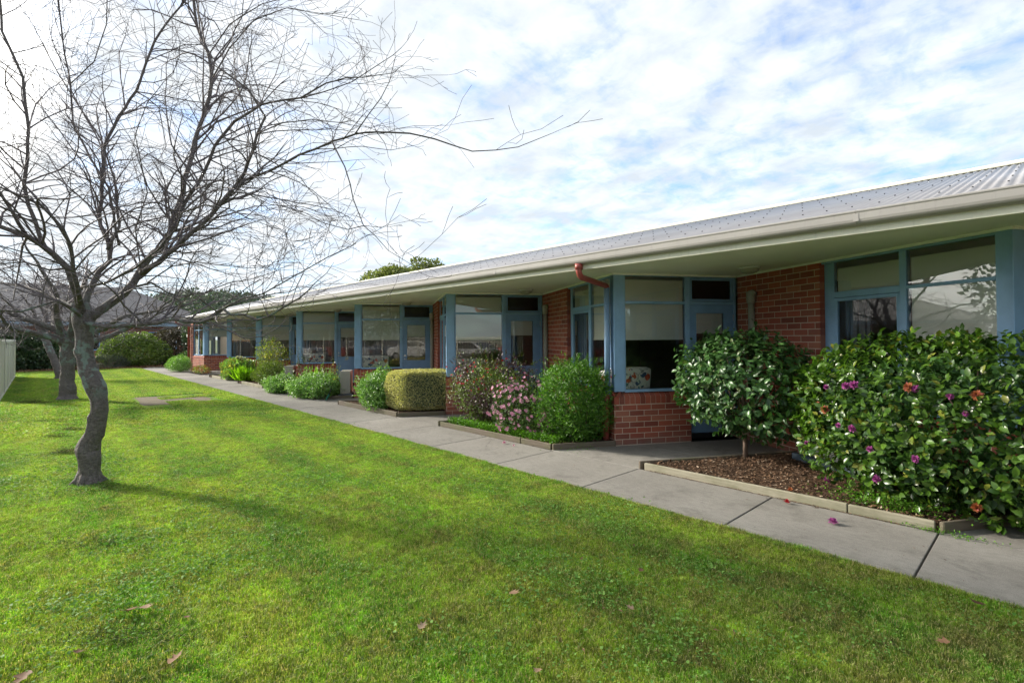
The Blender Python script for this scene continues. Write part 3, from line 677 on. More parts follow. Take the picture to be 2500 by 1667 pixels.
# downpipe beside the second corner: red elbow, blue shaft, red foot
B = WB[2]; c0 = B.P(3.60, 0, 0.052)
dp = MB(); dp.smooth = True
e0 = Vector((-4.36, 5.335, 0))
dp.tube([e0+Vector((0, 0, 2.61)), e0+Vector((0, 0, 2.50)), e0+Vector((-0.005, 0.03, 2.455)), e0+Vector((-0.02, 0.09, 2.435)), (c0.x+0.01, c0.y-0.06, 2.405), (c0.x, c0.y-0.005, 2.39), (c0.x, c0.y, 2.36)], [0.045, 0.041, 0.041, 0.041, 0.041, 0.041, 0.042], 16)
dp.tube([e0+Vector((0, 0, 2.53)), e0+Vector((0, 0, 2.61))], 0.052, 16)
dpo = B_(dp, 'downpipe', M['red_pipe'])
d2 = MB(); d2.smooth = True; d2.tube([(c0.x, c0.y, 0.74), (c0.x, c0.y, 2.37)], 0.0445, 16)
d2.tube([(c0.x, c0.y, 2.12), (c0.x, c0.y, 2.135)], 0.047, 16); sub(d2, 'pipe_shaft', M['blue_pipe'], dpo)
d3 = MB(); d3.smooth = True; d3.tube([(c0.x-0.012, c0.y-0.03, 0.0), (c0.x-0.012, c0.y-0.03, 0.62), (c0.x, c0.y, 0.745)], 0.046, 16); sub(d3, 'pipe_foot', M['red_pipe'], dpo)

# ================================================================== CEILING LIGHTS (fixed under the eave)
lights = [((-2.88, 7.27), 'round cream ceiling light under the eave, nearest the large camellia bush'), ((-7.25, 7.19), 'round cream ceiling light under the eave beside the second brick side wall'), ((-11.75, 7.16), 'round cream ceiling light under the eave above the golden hedge'), ((-16.0, 7.16), 'round cream ceiling light above the door marked 25'), ((-20.3, 7.16), 'small far ceiling light under the eave by the strappy plant')]
for (x, y), lb in lights:
    r0 = empty('ceiling_light', (x, y, ZS), lb, 'ceiling light', 'lights under the eave')
    b = MB(); b.smooth = True; b.lathe((0, 0, 0), [(0.001, -0.001), (0.150, -0.001), (0.150, -0.022), (0.132, -0.034), (0.128, -0.030)], 28); b.build('rim', M['white'], r0)
    b = MB(); b.smooth = True; b.lathe((0, 0, 0), [(0.130, -0.030), (0.118, -0.060), (0.088, -0.082), (0.045, -0.094), (0.001, -0.097)], 28); b.build('diffuser', M['grey_pipe'], r0)

# ================================================================== ARMCHAIRS seen through the glass
def armchair(i, a, lb, rot=0, dz=0.0, back=0.24):
    A = WA[i]; c = A.P(a, 0.084, -back); r0 = empty('armchair', c, lb, 'armchair', 'floral armchairs behind the windows'); r0.rotation_euler = (0, 0, A.ang+rot)
    # local: x along the window, y into the room
    def padded(name, pts, w=0.04):
        m_ = MB(); m_.hexa(pts); o = m_.build(name, M['floral'], r0); b = o.modifiers.new('soft', 'BEVEL'); b.width = w; b.segments = 4
        for pl_ in o.data.polygons: pl_.use_smooth = True
        return o
    h = 1.06+dz
    padded('backrest', [(-0.30, 0.0, 0.10), (0.30, 0.0, 0.10), (0.30, 0.16, 0.10), (-0.30, 0.16, 0.10), (-0.36, -0.10, h), (0.36, -0.10, h), (0.36, 0.05, h), (-0.36, 0.05, h)], 0.05)
    for s_ in (-1, 1):
        x0, x1 = (0.30, 0.41) if s_ > 0 else (-0.41, -0.30)
        padded('wing', [(x0, -0.04, 0.55), (x1, -0.04, 0.55), (x1, 0.30, 0.55), (x0, 0.30, 0.55), (x0, -0.09, h-0.01), (x1, -0.09, h-0.01), (x1, 0.22, h-0.06), (x0, 0.22, h-0.06)], 0.05)
        padded('armrest', [(x0-0.01, 0.05, 0.12), (x1+0.01, 0.05, 0.12), (x1+0.01, 0.75, 0.12), (x0-0.01, 0.75, 0.12), (x0-0.01, 0.05, 0.60), (x1+0.01, 0.05, 0.60), (x1+0.01, 0.72, 0.58), (x0-0.01, 0.72, 0.58)], 0.04)
    padded('seat', [(-0.30, 0.10, 0.14), (0.30, 0.10, 0.14), (0.30, 0.76, 0.14), (-0.30, 0.76, 0.14), (-0.30, 0.10, 0.44), (0.30, 0.10, 0.44), (0.30, 0.76, 0.46), (-0.30, 0.76, 0.46)], 0.05)
    l = MB()
    for x in (-0.32, 0.32):
        for y in (0.1, 0.68): l.box(x-0.02, x+0.02, y-0.02, y+0.02, 0, 0.12)
    l.build('legs', M['black'], r0)
armchair(1, 0.34, 'floral armchair behind the window right above the bare low brick wall', R(10))
armchair(2, 0.50, 'floral armchair behind the window between the red-flowered bush and the blue post', R(6), 0.02)
armchair(3, 0.52, 'floral armchair behind the window above the golden hedge and fresh green bush', R(4))
armchair(4, 0.50, 'floral armchair behind the window beside the door marked 25', R(2), -0.02)
armchair(5, 0.48, 'pale armchair behind the window over the tall rose bush', R(8), 0.02)

# ================================================================== TIMBER GARDEN EDGING and beds
def board(par, p0, p1, w, z0, z1, m_, name='sleeper'):
    p0 = Vector((*p0, 0)); p1 = Vector((*p1, 0)); d = p1-p0; L = d.length; a = math.atan2(d.y, d.x)
    mb = MB(); n = max(2, int(L/0.35)); 
    for k in range(1):
        mb.box(0.002, L-0.002, 0, w, z0, z1)
    o = mb.build(name, m_, par, 0.008); o.location = p0-par.location; o.rotation_euler = (0, 0, a); return o
bedinfo = [(0, 'pale timber edging round the mulch bed with the two camellias'), (1, 'timber edging round the bed with the pink azalea and red-flowered bush'), (2, 'timber edging under the golden clipped hedge'), (3, 'timber edging behind the wide bright green bush'), (4, 'timber edging round the bed with the lime strappy plant'), (5, 'small timber edging by the far brick corner')]
mulch_polys = []
for k, lb in bedinfo:
    dx = -PITCH_U*k
    x0, x1 = -3.48+dx, -0.68+dx
    r0 = empty('timber_edging', (x0, 5.40, 0), lb, 'garden edging', 'timber edging of the garden beds')
    m1 = M['timber'] if k == 0 else M['timber_dark']
    mid = x1-0.62
    if k in (0, 1, 3):
        board(r0, (x0+0.055, 5.405), (mid, 5.405), 0.038, -0.01, 0.082, m1 if k else M['timber']); board(r0, (mid+0.003, 5.407), (x1, 5.407+0.012), 0.038, -0.01, 0.078, m1)
    elif k == 2:
        board(r0, (x0+0.05, 5.405), (x1, 5.405), 0.045, -0.01, 0.095, m1)
    else: board(r0, (x0+0.5, 5.405), (x1, 5.405), 0.045, -0.01, 0.10, M['timber'])
    L1 = 2.30
    board(r0, (x0, 5.403), (x0+L1*C60, 5.403+L1*S60), 0.04, -0.01, 0.088, M['timber_dark'])     # side along the door path (inner side of boards is +left)
    L2 = 0.98
    b_ = board(r0, (x1+0.055, 5.405), (x1+0.055+L2*C60, 5.405+L2*S60), 0.04, -0.01, 0.084, M['timber_dark'])
    e1 = (x1+L2*C60, 5.43+L2*S60); e0_ = (x0+0.03+2.40*C60, 5.42+2.40*S60)
    poly = [(x0+0.03, 5.44), (x1+0.02, 5.44), e1, e0_]
    bed = MB(); bed.prism(poly, -0.02, 0.058); struct(bed.build('garden_bed', M['mulch'])); mulch_polys.append(poly)

def in_poly(P, poly):
    x, y = P[:, 0], P[:, 1]; ins = np.zeros(len(P), bool); n = len(poly)
    for i in range(n):
        x0, y0 = poly[i]; x1, y1 = poly[(i+1) % n]
        c = ((y0 > y) != (y1 > y)) & (x < (x1-x0)*(y-y0)/((y1-y0)+1e-12)+x0); ins ^= c
    return ins
# ------------------------------------------------------------------ leaf clouds
LS = {  # leaf templates: (verts with x across, y along, z up), faces
 'full': (np.array([[0, 0, 0], [-.40, .28, .07], [0, .33, 0], [.40, .28, .07], [-.42, .62, .06], [0, .66, -.02], [.42, .62, .06], [0, 1, -.10]]),
          [np.array([[1, 2, 5, 4], [2, 3, 6, 5]]), np.array([[0, 2, 1], [0, 3, 2], [4, 5, 7], [5, 6, 7]])]),
 'fold': (np.array([[0, 0, 0], [-.5, .42, .10], [0, .45, 0], [.5, .42, .10], [0, 1, -.06]]), [np.array([[0, 2, 1], [0, 3, 2], [1, 2, 4], [2, 3, 4]])]),
 'flat': (np.array([[0, 0, 0], [-.5, .45, 0], [.5, .45, 0.04], [0, 1, 0]]), [np.array([[0, 2, 3, 1]])]),
 'tri': (np.array([[-.5, 0, 0], [.5, 0, 0], [0, 1, .05]]), [np.array([[0, 1, 2]])]),
}
def unit(v): return v/np.maximum(np.linalg.norm(v, axis=1, keepdims=True), 1e-9)
def leaf_arrays(P, Y, N, size, width, shape):
    T, Fs = LS[shape]; Y = unit(Y); X = unit(np.cross(Y, N)); Z = np.cross(X, Y)
    n = len(P); s = np.asarray(size).reshape(-1, 1, 1)*np.ones((n, 1, 1))
    V = P[:, None, :]+s*(T[None, :, 0:1]*width*X[:, None, :]+T[None, :, 1:2]*Y[:, None, :]+T[None, :, 2:3]*Z[:, None, :])
    off = (np.arange(n)*len(T))[:, None, None]
    return V.reshape(-1, 3), [(f[None]+off).reshape(-1, f.shape[1]) for f in Fs], len(T)
def leaf_cloud(name, P, Y, N, size, width, m_, parent=None, shape='fold', tint=None, smooth=False, stuff=True):
    V, F, k = leaf_arrays(P, Y, N, size, width, shape)
    t = rng.random(len(P)) if tint is None else tint
    if parent is not None: V = V-np.array(parent.location)
    o = np_obj(name, V, F, m_, parent, np.repeat(t, k), smooth)
    if stuff: o['kind'] = 'stuff'
    return o
def rdir(n): return unit(rng.normal(size=(n, 3)))
def lump(d, seed, amp=0.18, freq=3.0):   # smooth uneven radius for directions d
    r = np.random.default_rng(seed); out = np.zeros(len(d))
    for k in range(7):
        w = r.normal(size=3)*freq*(0.6+0.25*k); out += np.sin(d@w+r.random()*6.3)/(1+0.5*k)
    return 1+amp*out/2
def shell_points(c, rad, n, seed, depth=0.35, power=2.0, amp=0.16, freq=3.0, zmin=0.0):
    """points spread through the outer part of a lumpy (super)ellipsoid; returns points and outward normals"""
    out_p, out_n, tot = [], [], 0
    c = np.array(c); rad = np.array(rad)
    while tot < n:
        d = rdir(n)
        e = (np.abs(d)**power).sum(1, keepdims=True)**(1/power); q = d/e
        rr = lump(d, seed, amp, freq)[:, None]*(1-depth*rng.random((n, 1))**1.6)
        p = c+q*rad*rr; nn = unit(np.sign(q)*np.abs(q)**(power-1)/rad)
        k = p[:, 2] > zmin; out_p.append(p[k]); out_n.append(nn[k]); tot += k.sum()
    return np.concatenate(out_p)[:n], np.concatenate(out_n)[:n]
def bushy(P, N, up=0.5, rand=0.7, out=0.8):
    """leaf axes: outward, somewhat upward, random"""
    Y = unit(N*out+np.array([0, 0, up])+rdir(len(P))*rand)
    Nn = unit(N*0.6+np.array([0, 0, 0.5])+rdir(len(P))*0.7); return Y, Nn
def sprigs(P, N, k, seg, spread, droop=0.0):
    """turn points into short shoots bearing k leaves each"""
    D = unit(N*0.7+np.array([0, 0, 0.55])+rdir(len(P))*0.5)
    PP, YY, NN = [], [], []
    for j in range(k):
        p = P+D*seg*j; a = rng.random(len(P))*6.28
        side = unit(np.cross(D, rdir(len(P)))); y = unit(D*(0.5+0.3*j/k)+side*spread+np.array([0, 0, -droop])); PP.append(p); YY.append(y); NN.append(unit(D+side*0.2+rdir(len(P))*0.25))
    return np.concatenate(PP), np.concatenate(YY), np.concatenate(NN)
def stems(name, base, P, m_, parent, r=0.006, n=14, wob=0.05):
    mb = MB(); idx = rng.choice(len(P), n)
    for j in idx:
        b = np.array(base)+np.array([rng.normal()*0.05, rng.normal()*0.05, 0]); e = P[j]; md_ = (b+e)/2+rng.normal(size=3)*wob+np.array([0, 0, -0.05])
        o_ = np.array(parent.location)
        mb.tube([b-o_, md_-o_, e-o_], [r*2, r*1.3, r*0.6], 5)
    return mb.build(name, m_, parent)
def rosette(c, nrm_, r, n=14, layers=2):
    """petals for one double flower: returns arrays"""
    c = np.array(c); nrm_ = np.array(nrm_)/np.linalg.norm(nrm_); t = np.cross(nrm_, [0.3, 0.2, 0.9]); t /= np.linalg.norm(t); b = np.cross(nrm_, t)
    P, Y, N, S = [], [], [], []
    for L in range(layers):
        for k in range(n):
            a = 2*math.pi*(k+0.5*L)/n+rng.normal()*0.15; rad = t*math.cos(a)+b*math.sin(a)
            lift = 0.25+0.75*L/max(1, layers-1) if layers > 1 else 0.35
            P.append(c+nrm_*0.004*L); Y.append(rad*(1-0.55*lift)+nrm_*lift+rng.normal(size=3)*0.12); N.append(nrm_*(1-lift)-rad*lift); S.append(r*(1-0.25*L/layers)*(0.85+0.3*rng.random()))
    return np.array(P), unit(np.array(Y)), unit(np.array(N)), np.array(S)

# ================================================================== BARK MULCH (chips on the near bed)
pb = mulch_polys[0]
Pm = np.stack([rng.uniform(-3.5, 0.0, 26000), rng.uniform(5.44, 7.7, 26000), rng.uniform(0.058, 0.082, 26000)], 1); Pm = Pm[in_poly(Pm, pb)]
Y = rdir(len(Pm)); Y[:, 2] *= 0.25; N = unit(np.array([0, 0, 1])+rdir(len(Pm))*0.45)
leaf_cloud('bark_mulch', Pm, Y, N, rng.uniform(0.012, 0.05, len(Pm)), rng.uniform(0.3, 0.6), M['chips'], None, 'flat')
for k in (1, 2, 3, 4):
    pb = mulch_polys[k]; Pm = np.stack([rng.uniform(pb[0][0]-0.1, pb[2][0]+0.6, 7000), rng.uniform(5.44, 7.7, 7000), rng.uniform(0.058, 0.08, 7000)], 1); Pm = Pm[in_poly(Pm, pb)]
    Y = rdir(len(Pm)); Y[:, 2] *= 0.25; N = unit(np.array([0, 0, 1])+rdir(len(Pm))*0.45)
    leaf_cloud('bark_mulch', Pm, Y, N, rng.uniform(0.02, 0.05, len(Pm)), 0.4, M['chips'], None, 'flat')

# ================================================================== PLANTS
def parts_from(P, Y, N, S, width, m_, parent, count, key, shape='full', name='leaf'):
    """the COUNT leaves with the smallest key become parts that share four meshes; returns mask of the rest"""
    order = np.argsort(key)[:count]; T, Fs = LS[shape]; protos = []
    for v in range(4):
        TT = T.copy(); TT[:, 2] *= (0.6+0.4*v); TT[:, 0] *= width*(0.9+0.07*v); TT[-1, 2] -= 0.04*v
        me = np_mesh(name, TT, Fs, m_, np.zeros(len(TT)), True); protos.append(me)
    for j in order:
        y = Vector(Y[j]).normalized(); x = y.cross(Vector(N[j])).normalized(); z = x.cross(y)
        o = bpy.data.objects.new(name, protos[j % 4]); COL.objects.link(o); o.parent = parent
        mw = Matrix((x, y, z)).transposed().to_4x4(); mw = Matrix.Translation(Vector(P[j])-parent.location) @ mw @ Matrix.Scale(float(S[j]), 4); o.matrix_local = mw
    mask = np.ones(len(P), bool); mask[order] = False; return mask
CAMP = np.array([0, 0, CAM_H])
def flower_parts(parent, spots, r, m_, n=14, layers=3, name='flower'):
    for (p, nn, mm, rr) in spots:
        P, Y, N, S = rosette(p, nn, r*rr, n, layers); V, F, k = leaf_arrays(P, Y, N, S, 0.75, 'fold'); V = V-np.array(parent.location)
        np_obj(name, V, F, M[mm], parent, np.repeat(rng.random(len(P)), k))

# --- big camellia
bc = np.array([-0.36, 6.36, 0.74]); br = np.array([1.50, 1.0, 0.76])
cam_b = empty('camellia_bush', (-0.30, 6.38, 0.05), 'large dense camellia bush with purple and faded orange flowers overhanging the path', 'bush')
P, N = shell_points(bc, br, 4100, 11, 0.22, 2.9, 0.10, 2.6, 0.03)
P2, Y2, N2 = sprigs(P, N, 4, 0.028, 0.85)
tall = rng.choice(np.where(N[:, 2] > 0.75)[0], 26)
tp = P[tall]; D = unit(np.array([0, 0, 1.0])+rng.normal(size=(len(tall), 3))*0.2)
TP = np.concatenate([tp+D*h for h in (0.02, 0.04, 0.06, 0.08, 0.10, 0.12)]); TY = unit(np.tile(D, (6, 1))*0.9+rdir(len(TP))*0.7); TN = unit(rdir(len(TP))+np.array([0, 0, 0.4]))
P2 = np.concatenate([P2, TP]); Y2 = np.concatenate([Y2, TY]); N2 = np.concatenate([N2, TN])
S2 = 0.045+0.045*rng.beta(1.6, 1.6, len(P2)); dist = np.linalg.norm(P2-CAMP, axis=1)
outer = np.concatenate([np.tile(N, (4, 1)), np.tile(np.array([[0, 0, 1.0]]), (len(TP), 1))])
face = (outer*unit(CAMP-P2)).sum(1)
key = dist-1.2*face+rng.random(len(P2))*0.5
mk = parts_from(P2, Y2, N2, S2, 0.62, M['cam_leaf'], cam_b, 290, key)
leaf_cloud('leaves', P2[mk], Y2[mk], N2[mk], S2[mk], 0.60, M['cam_leaf'], cam_b, 'full', smooth=True)
Pi, Ni = shell_points(bc, br*0.84, 11000, 12, 0.5, 2.9, 0.10, 2.6, 0.03); Yi, Nj = bushy(Pi, Ni, 0.1, 1.0)
leaf_cloud('inner_leaves', Pi, Yi, Nj, rng.uniform(0.06, 0.09, len(Pi)), 0.6, M['cam_leaf2'], cam_b, 'fold')
stems('stem', (-0.3, 6.4, 0.05), Pi, M['stem'], cam_b, 0.009, 26, 0.1)
def at(px, py, dep):
    f = Vector((0, 0, CAM_H))+(CF+CR*((px-1250)/FPX)-CU*((py-CY)/FPX))*dep; return np.array(f)
def on_shell(px, py, c, rad, power, seed, amp, freq):
    o = CAMP; d = at(px, py, 1.0)-CAMP; best = None
    for t in np.linspace(2.5, 14, 900):
        q = (o+d*t-c)/rad; dd = unit(q[None])[0]; e = (np.abs(q)**power).sum()**(1/power)
        if e < lump(unit((q*rad/rad)[None]), seed, amp, freq)[0]: return o+d*(t-0.03), unit(((o+d*t)-c)[None])[0]
    return None
spots = []
for px, py, mm, rr in [(2066, 942, 'magenta', 1.0), (2086, 940, 'magenta', 1.1), (2218, 945, 'orange', 1.15), (2236, 949, 'magenta', .9), (2320, 967, 'magenta', .8), (2385, 965, 'orange', 1.15), (2016, 1000, 'orange', 1.1), (2048, 1038, 'magenta', .7), (2082, 1045, 'magenta', 1.0), (2125, 1096, 'magenta', .8), (2236, 1120, 'magenta', .9), (2141, 1168, 'magenta', 1.0), (2183, 1240, 'magenta', 1.05), (2271, 1263, 'magenta', .8), (2386, 1237, 'orange', 1.1), (2018, 945, 'magenta', .7), (2358, 1010, 'magenta', .6), (1998, 985, 'orange', .6), (1970, 1080, 'magenta', .6)]:
    h = on_shell(px, py, bc, br, 2.9, 11, 0.10, 2.6)
    if h is not None: spots.append((h[0], unit((h[1]+unit((CAMP-h[0])[None])[0]*1.2)[None])[0], mm, rr))
flower_parts(cam_b, spots, 0.039, None, 15, 5)
bs_ = MB(); bs_.smooth = True
for j in rng.choice(np.where(face[:len(P)*4] > 0.3)[0], 26):
    q = P2[j]+outer[j]*0.04-np.array(cam_b.location); rr = rng.uniform(0.007, 0.012); bs_.lathe(q, [(0.001, -rr), (rr, -rr*0.3), (rr*0.9, rr*0.5), (0.001, rr*1.3)], 7)
o = bs_.build('buds', M['bud'], cam_b); o['kind'] = 'stuff'

# --- small camellia tree
tb_ = np.array([-2.72, 6.66, 0.06]); tc_ = np.array([-2.80, 6.70, 1.04]); tr2 = np.array([0.80, 0.72, 0.62])
cam_t = empty('camellia_tree', tuple(tb_), 'small camellia tree on a single bare trunk in the bark mulch bed', 'tree')
P, N = shell_points(tc_, tr2, 1450, 31, 0.45, 2.3, 0.26, 3.2, 0.30)
P2, Y2, N2 = sprigs(P, N, 4, 0.03, 0.85, 0.35)
tall = rng.choice(np.where(N[:, 2] > 0.7)[0], 12); D = unit(np.array([0, 0, 1.0])+rng.normal(size=(len(tall), 3))*0.25)
TP = np.concatenate([P[tall]+D*h for h in (0.04, 0.08, 0.12, 0.16, 0.2)]); TY = unit(np.tile(D, (5, 1))*0.9+rdir(len(TP))*0.7); TN = unit(rdir(len(TP))+np.array([0, 0, 0.4]))
P2 = np.concatenate([P2, TP]); Y2 = np.concatenate([Y2, TY]); N2 = np.concatenate([N2, TN])
S2 = 0.06+0.045*rng.random(len(P2)); face = (np.concatenate([np.tile(N, (4, 1)), np.tile(np.array([[0, 0, 1.0]]), (len(TP), 1))])*unit(CAMP-P2)).sum(1)
key = np.linalg.norm(P2-CAMP, axis=1)-0.8*face+rng.random(len(P2))*0.4
mk = parts_from(P2, Y2, N2, S2, 0.56, M['cam_leaf2'], cam_t, 290, key)
leaf_cloud('leaves', P2[mk], Y2[mk], N2[mk], S2[mk], 0.55, M['cam_leaf2'], cam_t, 'full', smooth=True)
tk = MB(); tk.smooth = True; o_ = Vector(tb_)
tk.tube([Vector((0, 0, -0.03)), Vector((0.0, 0.0, 0.15)), Vector((-0.01, 0.01, 0.45)), Vector((-0.04, 0.03, 0.9)), Vector((-0.08, 0.04, 1.3))], [0.034, 0.028, 0.026, 0.018, 0.008], 10); tk.build('trunk', M['stem'], cam_t)
stems('branch', (tb_[0]-0.02, tb_[1]+0.01, 0.45), P, M['stem'], cam_t, 0.006, 34, 0.06)
bs_ = MB(); bs_.smooth = True
for j in rng.choice(len(P), 40):
    q = P[j]+N[j]*0.04-np.array(cam_t.location); rr = rng.uniform(0.008, 0.013); bs_.lathe(q, [(0.001, -rr), (rr, -rr*0.3), (rr*0.9, rr*0.5), (0.001, rr*1.3)], 7)
o = bs_.build('buds', M['bud'], cam_t); o['kind'] = 'stuff'

def spiky(P, N, frac, L):
    k = rng.random(len(P)) < frac*1.3; P = P.copy(); P[k] += (N[k]*0.6+np.array([0, 0, 0.6]))*(L*rng.random((k.sum(), 1))); return P
def bush(name, label, cat, c, rad, n, mats, size, width, seed, power=2.2, amp=0.15, freq=3.0, depth=0.35, shape='fold', up=0.6, rand=0.7, stem_m='stem', spr=0, group=None, stem_n=12, zmin=0.02, seg=0.03):
    r0 = empty(name, (c[0], c[1], 0.05), label, cat, group)
    if spr:
        P, N = shell_points(c, rad, n//spr, seed, depth, power, amp, freq, zmin); P = spiky(P, N, 0.16, max(rad)*0.26); P2, Y2, N2 = sprigs(P, N, spr, seg, 0.6)
    else:
        P2, N = shell_points(c, rad, n, seed, depth, power, amp, freq, zmin); Y2, N2 = bushy(P2, N, up, rand); P = P2
    if not isinstance(mats, (list, tuple)): mats = [(mats, 1.0)]
    sel = rng.random(len(P2)); a = 0
    if len(mats) > 1:   # patches by place
        fld = sum(np.sin(P2@np.array(w)+ph) for w, ph in (((5.1, 3.3, 7.0), 1.0), ((-6.0, 8.2, 3.1), 2.2), ((11.0, -7, 9), 0.3)))/6+0.5; sel = np.clip(fld*0.8+sel*0.2, 0, 0.999)
    ci_ = np.array(c); Pi_, Ni_ = shell_points(ci_, np.array(rad)*0.78, int(n*0.35), seed+500, 0.6, power, amp, freq, zmin); Yi_, Nk_ = bushy(Pi_, Ni_, 0.2, 1.0)
    if depth < 0.6: leaf_cloud('inner_leaves', Pi_, Yi_, Nk_, size*1.1, max(width, 0.45), M[mats[0][0]], r0, 'flat')
    for m_, fr in mats:
        k = (sel >= a) & (sel < a+fr); a += fr
        if k.sum(): leaf_cloud('foliage', P2[k], Y2[k], N2[k], rng.uniform(size*0.7, size*1.25, k.sum()), width, M[m_], r0, shape)
    stems('stem', (c[0], c[1], 0.03), P, M[stem_m], r0, 0.006, stem_n)
    return r0, P, N
def blossoms(parent, P, N, k, r, m_, n=5, layers=1, single=False, name='flowers', cond=None, push=0.03):
    face = (N*unit(CAMP-P)).sum(1); ok = np.where((face > 0.0) & (cond(P) if cond else True))[0]
    idx = rng.choice(ok, min(k, len(ok)), replace=False); AP = []
    for j in idx:
        a = rosette(P[j]+N[j]*push, unit((N[j]+unit((CAMP-P[j])[None])[0]*0.8+rng.normal(size=3)*0.25)[None])[0], r*rng.uniform(0.8, 1.2), n, layers)
        if single:
            V, F, kk = leaf_arrays(*a[:3], a[3], 0.9, 'fold'); np_obj(name, V-np.array(parent.location), F, M[m_], parent, np.repeat(rng.random(len(a[0])), kk))
        else: AP.append(a)
    if AP:
        leaf_cloud(name, *[np.concatenate([a[q] for a in AP]) for q in range(4)], 0.9, M[m_], parent, 'fold')

b, P, N = bush('green_bush', 'rounded bright green fine leaved bush beside the red downpipe', 'bush', (-5.02, 6.02, 0.60), (0.50, 0.50, 0.60), 15000, 'green_leaf', 0.048, 0.32, 41, 2.7, 0.20, 3.5, 0.3, 'fold', spr=4, seg=0.02)
b, P, N = bush('pink_azalea', 'azalea covered in pink flowers in front of the fine leaved green bush', 'bush', (-5.98, 5.84, 0.42), (0.64, 0.42, 0.46), 7500, 'azalea_leaf', 0.032, 0.5, 42, 2.3, 0.15, 3.5, 0.3, 'fold', spr=3, seg=0.02)
blossoms(b, P, N, 170, 0.034, 'pink', 6, 1, True, 'flower', push=0.05)
b, P, N = bush('red_flowered_bush', 'sprawling dark purple leaved bush dotted with red flowers', 'bush', (-7.02, 6.08, 0.62), (1.00, 0.62, 0.54), 17000, [('olive_leaf', 0.45), ('red_leaf', 0.55)], 0.038, 0.5, 43, 2.2, 0.24, 3.2, 0.35, 'fold', spr=3, seg=0.025, stem_n=60)
blossoms(b, P, N, 60, 0.024, 'red_petal', 6, 1, False, 'flowers', cond=lambda q: q[:, 2] > 0.68, push=0.09)
# golden hedge: clipped box
r0 = empty('golden_hedge', (-9.62, 6.05, 0.05), 'clipped box shaped golden yellow hedge on the timber edged corner', 'hedge')
c = np.array([-9.44, 6.12, 0.50]); ax = np.array([[1, 0, 0], [0.5, S60, 0], [0, 0, 1.0]]); hs = np.array([0.42, 0.62, 0.42])
n = 30000; q = rng.uniform(-1, 1, (n, 3)); fi = rng.integers(0, 3, n); sg = np.sign(rng.normal(size=n)); q[np.arange(n), fi] = sg*(1-0.12*rng.random(n)**2)
e = ((np.abs(q)**5).sum(1))**(1/5); q = q/np.maximum(1, e)[:, None]
q *= (1+0.035*np.sin(q[:, [1, 2, 0]]*6+1))*(1+0.03*rng.random((n, 1)))
P = c+(q*hs)@ax; N = unit((q**5)@ax); Y, Nn = bushy(P, N, 0.3, 0.9)
leaf_cloud('foliage', P, Y, Nn, rng.uniform(0.014, 0.030, n), 0.7, M['gold_leaf'], r0, 'flat')
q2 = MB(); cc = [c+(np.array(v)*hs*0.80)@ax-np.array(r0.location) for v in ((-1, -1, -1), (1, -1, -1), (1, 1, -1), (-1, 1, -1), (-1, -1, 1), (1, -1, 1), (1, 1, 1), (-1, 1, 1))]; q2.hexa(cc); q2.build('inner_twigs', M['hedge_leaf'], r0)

G_ = 'bright green bushes along the path'
def fresh(lb, c, rad, n, seed):
    return bush('evergreen_bush', lb, 'bush', c, rad, n, 'fresh_leaf', 0.062, 0.36, seed, 2.1, 0.34, 5.0, 0.5, 'fold', spr=4, group=G_, seg=0.022)
fresh('bright green feathery bush touching the left of the golden hedge', (-10.62, 5.76, 0.34), (0.54, 0.46, 0.40), 11000, 51)
b, P, N = fresh('widest bright green bush spilling over the path under the door marked 25', (-13.95, 5.64, 0.25), (0.82, 0.60, 0.31), 14000, 52)
fresh('low narrow bright green bush left of the widest one', (-15.95, 5.40, 0.19), (0.52, 0.38, 0.24), 8000, 53)
b, P, N = bush('rose_bush', 'tall leggy rose bush with yellowing leaves before a blue post', 'bush', (-19.3, 6.15, 0.95), (0.85, 0.60, 0.72), 2200, 'yellow_leaf', 0.06, 0.6, 54, 2.0, 0.3, 3.5, 0.8, 'fold', stem_n=40)
b, P, N = bush('dark_leafed_bush', 'dense dark olive bush low beneath the rose', 'bush', (-18.4, 5.85, 0.38), (0.75, 0.55, 0.44), 5200, 'olive_leaf', 0.05, 0.55, 55, 2.0, 0.22, 3, 0.4, 'fold')
b, P, N = bush('hydrangea', 'yellow-green leafy hydrangea with a few white heads beside the far brick corner', 'bush', (-22.6, 6.0, 0.36), (1.15, 0.70, 0.42), 3600, [('yellow_leaf', 0.5), ('fresh_leaf', 0.5)], 0.10, 0.7, 56, 2.1, 0.2, 3, 0.4, 'fold')
blossoms(b, P, N, 5, 0.09, 'white_petal', 12, 3, True, 'flower', cond=lambda q: q[:, 2] > 0.7, push=0.08)
r0 = empty('strap_leaf_plant', (-20.9, 5.62, 0.05), 'lime green strappy leaved clump at the edge of the path', 'plant')
n = 260; Pb = np.stack([rng.uniform(-21.5, -20.3, n), rng.uniform(5.5, 5.8, n), np.full(n, 0.05)], 1); Y = unit(np.stack([rng.normal(size=n)*0.35, rng.normal(size=n)*0.35, np.ones(n)], 1)); leaf_cloud('leaves', Pb, Y, rdir(n), rng.uniform(0.35, 0.65, n), 0.06, M['lime_leaf'], r0, 'fold')
r0 = empty('strap_leaf_plant', (-14.75, 5.95, 0.05), 'few lime green blades rising out of the widest green bush', 'plant')
n = 22; Pb = np.stack([rng.uniform(-14.95, -14.6, n), rng.uniform(5.85, 6.0, n), np.full(n, 0.3)], 1); Y = unit(np.stack([rng.normal(size=n)*0.3-0.1, rng.normal(size=n)*0.2, np.ones(n)], 1)); leaf_cloud('leaves', Pb, Y, rdir(n), rng.uniform(0.35, 0.55, n), 0.07, M['lime_leaf'], r0, 'fold')
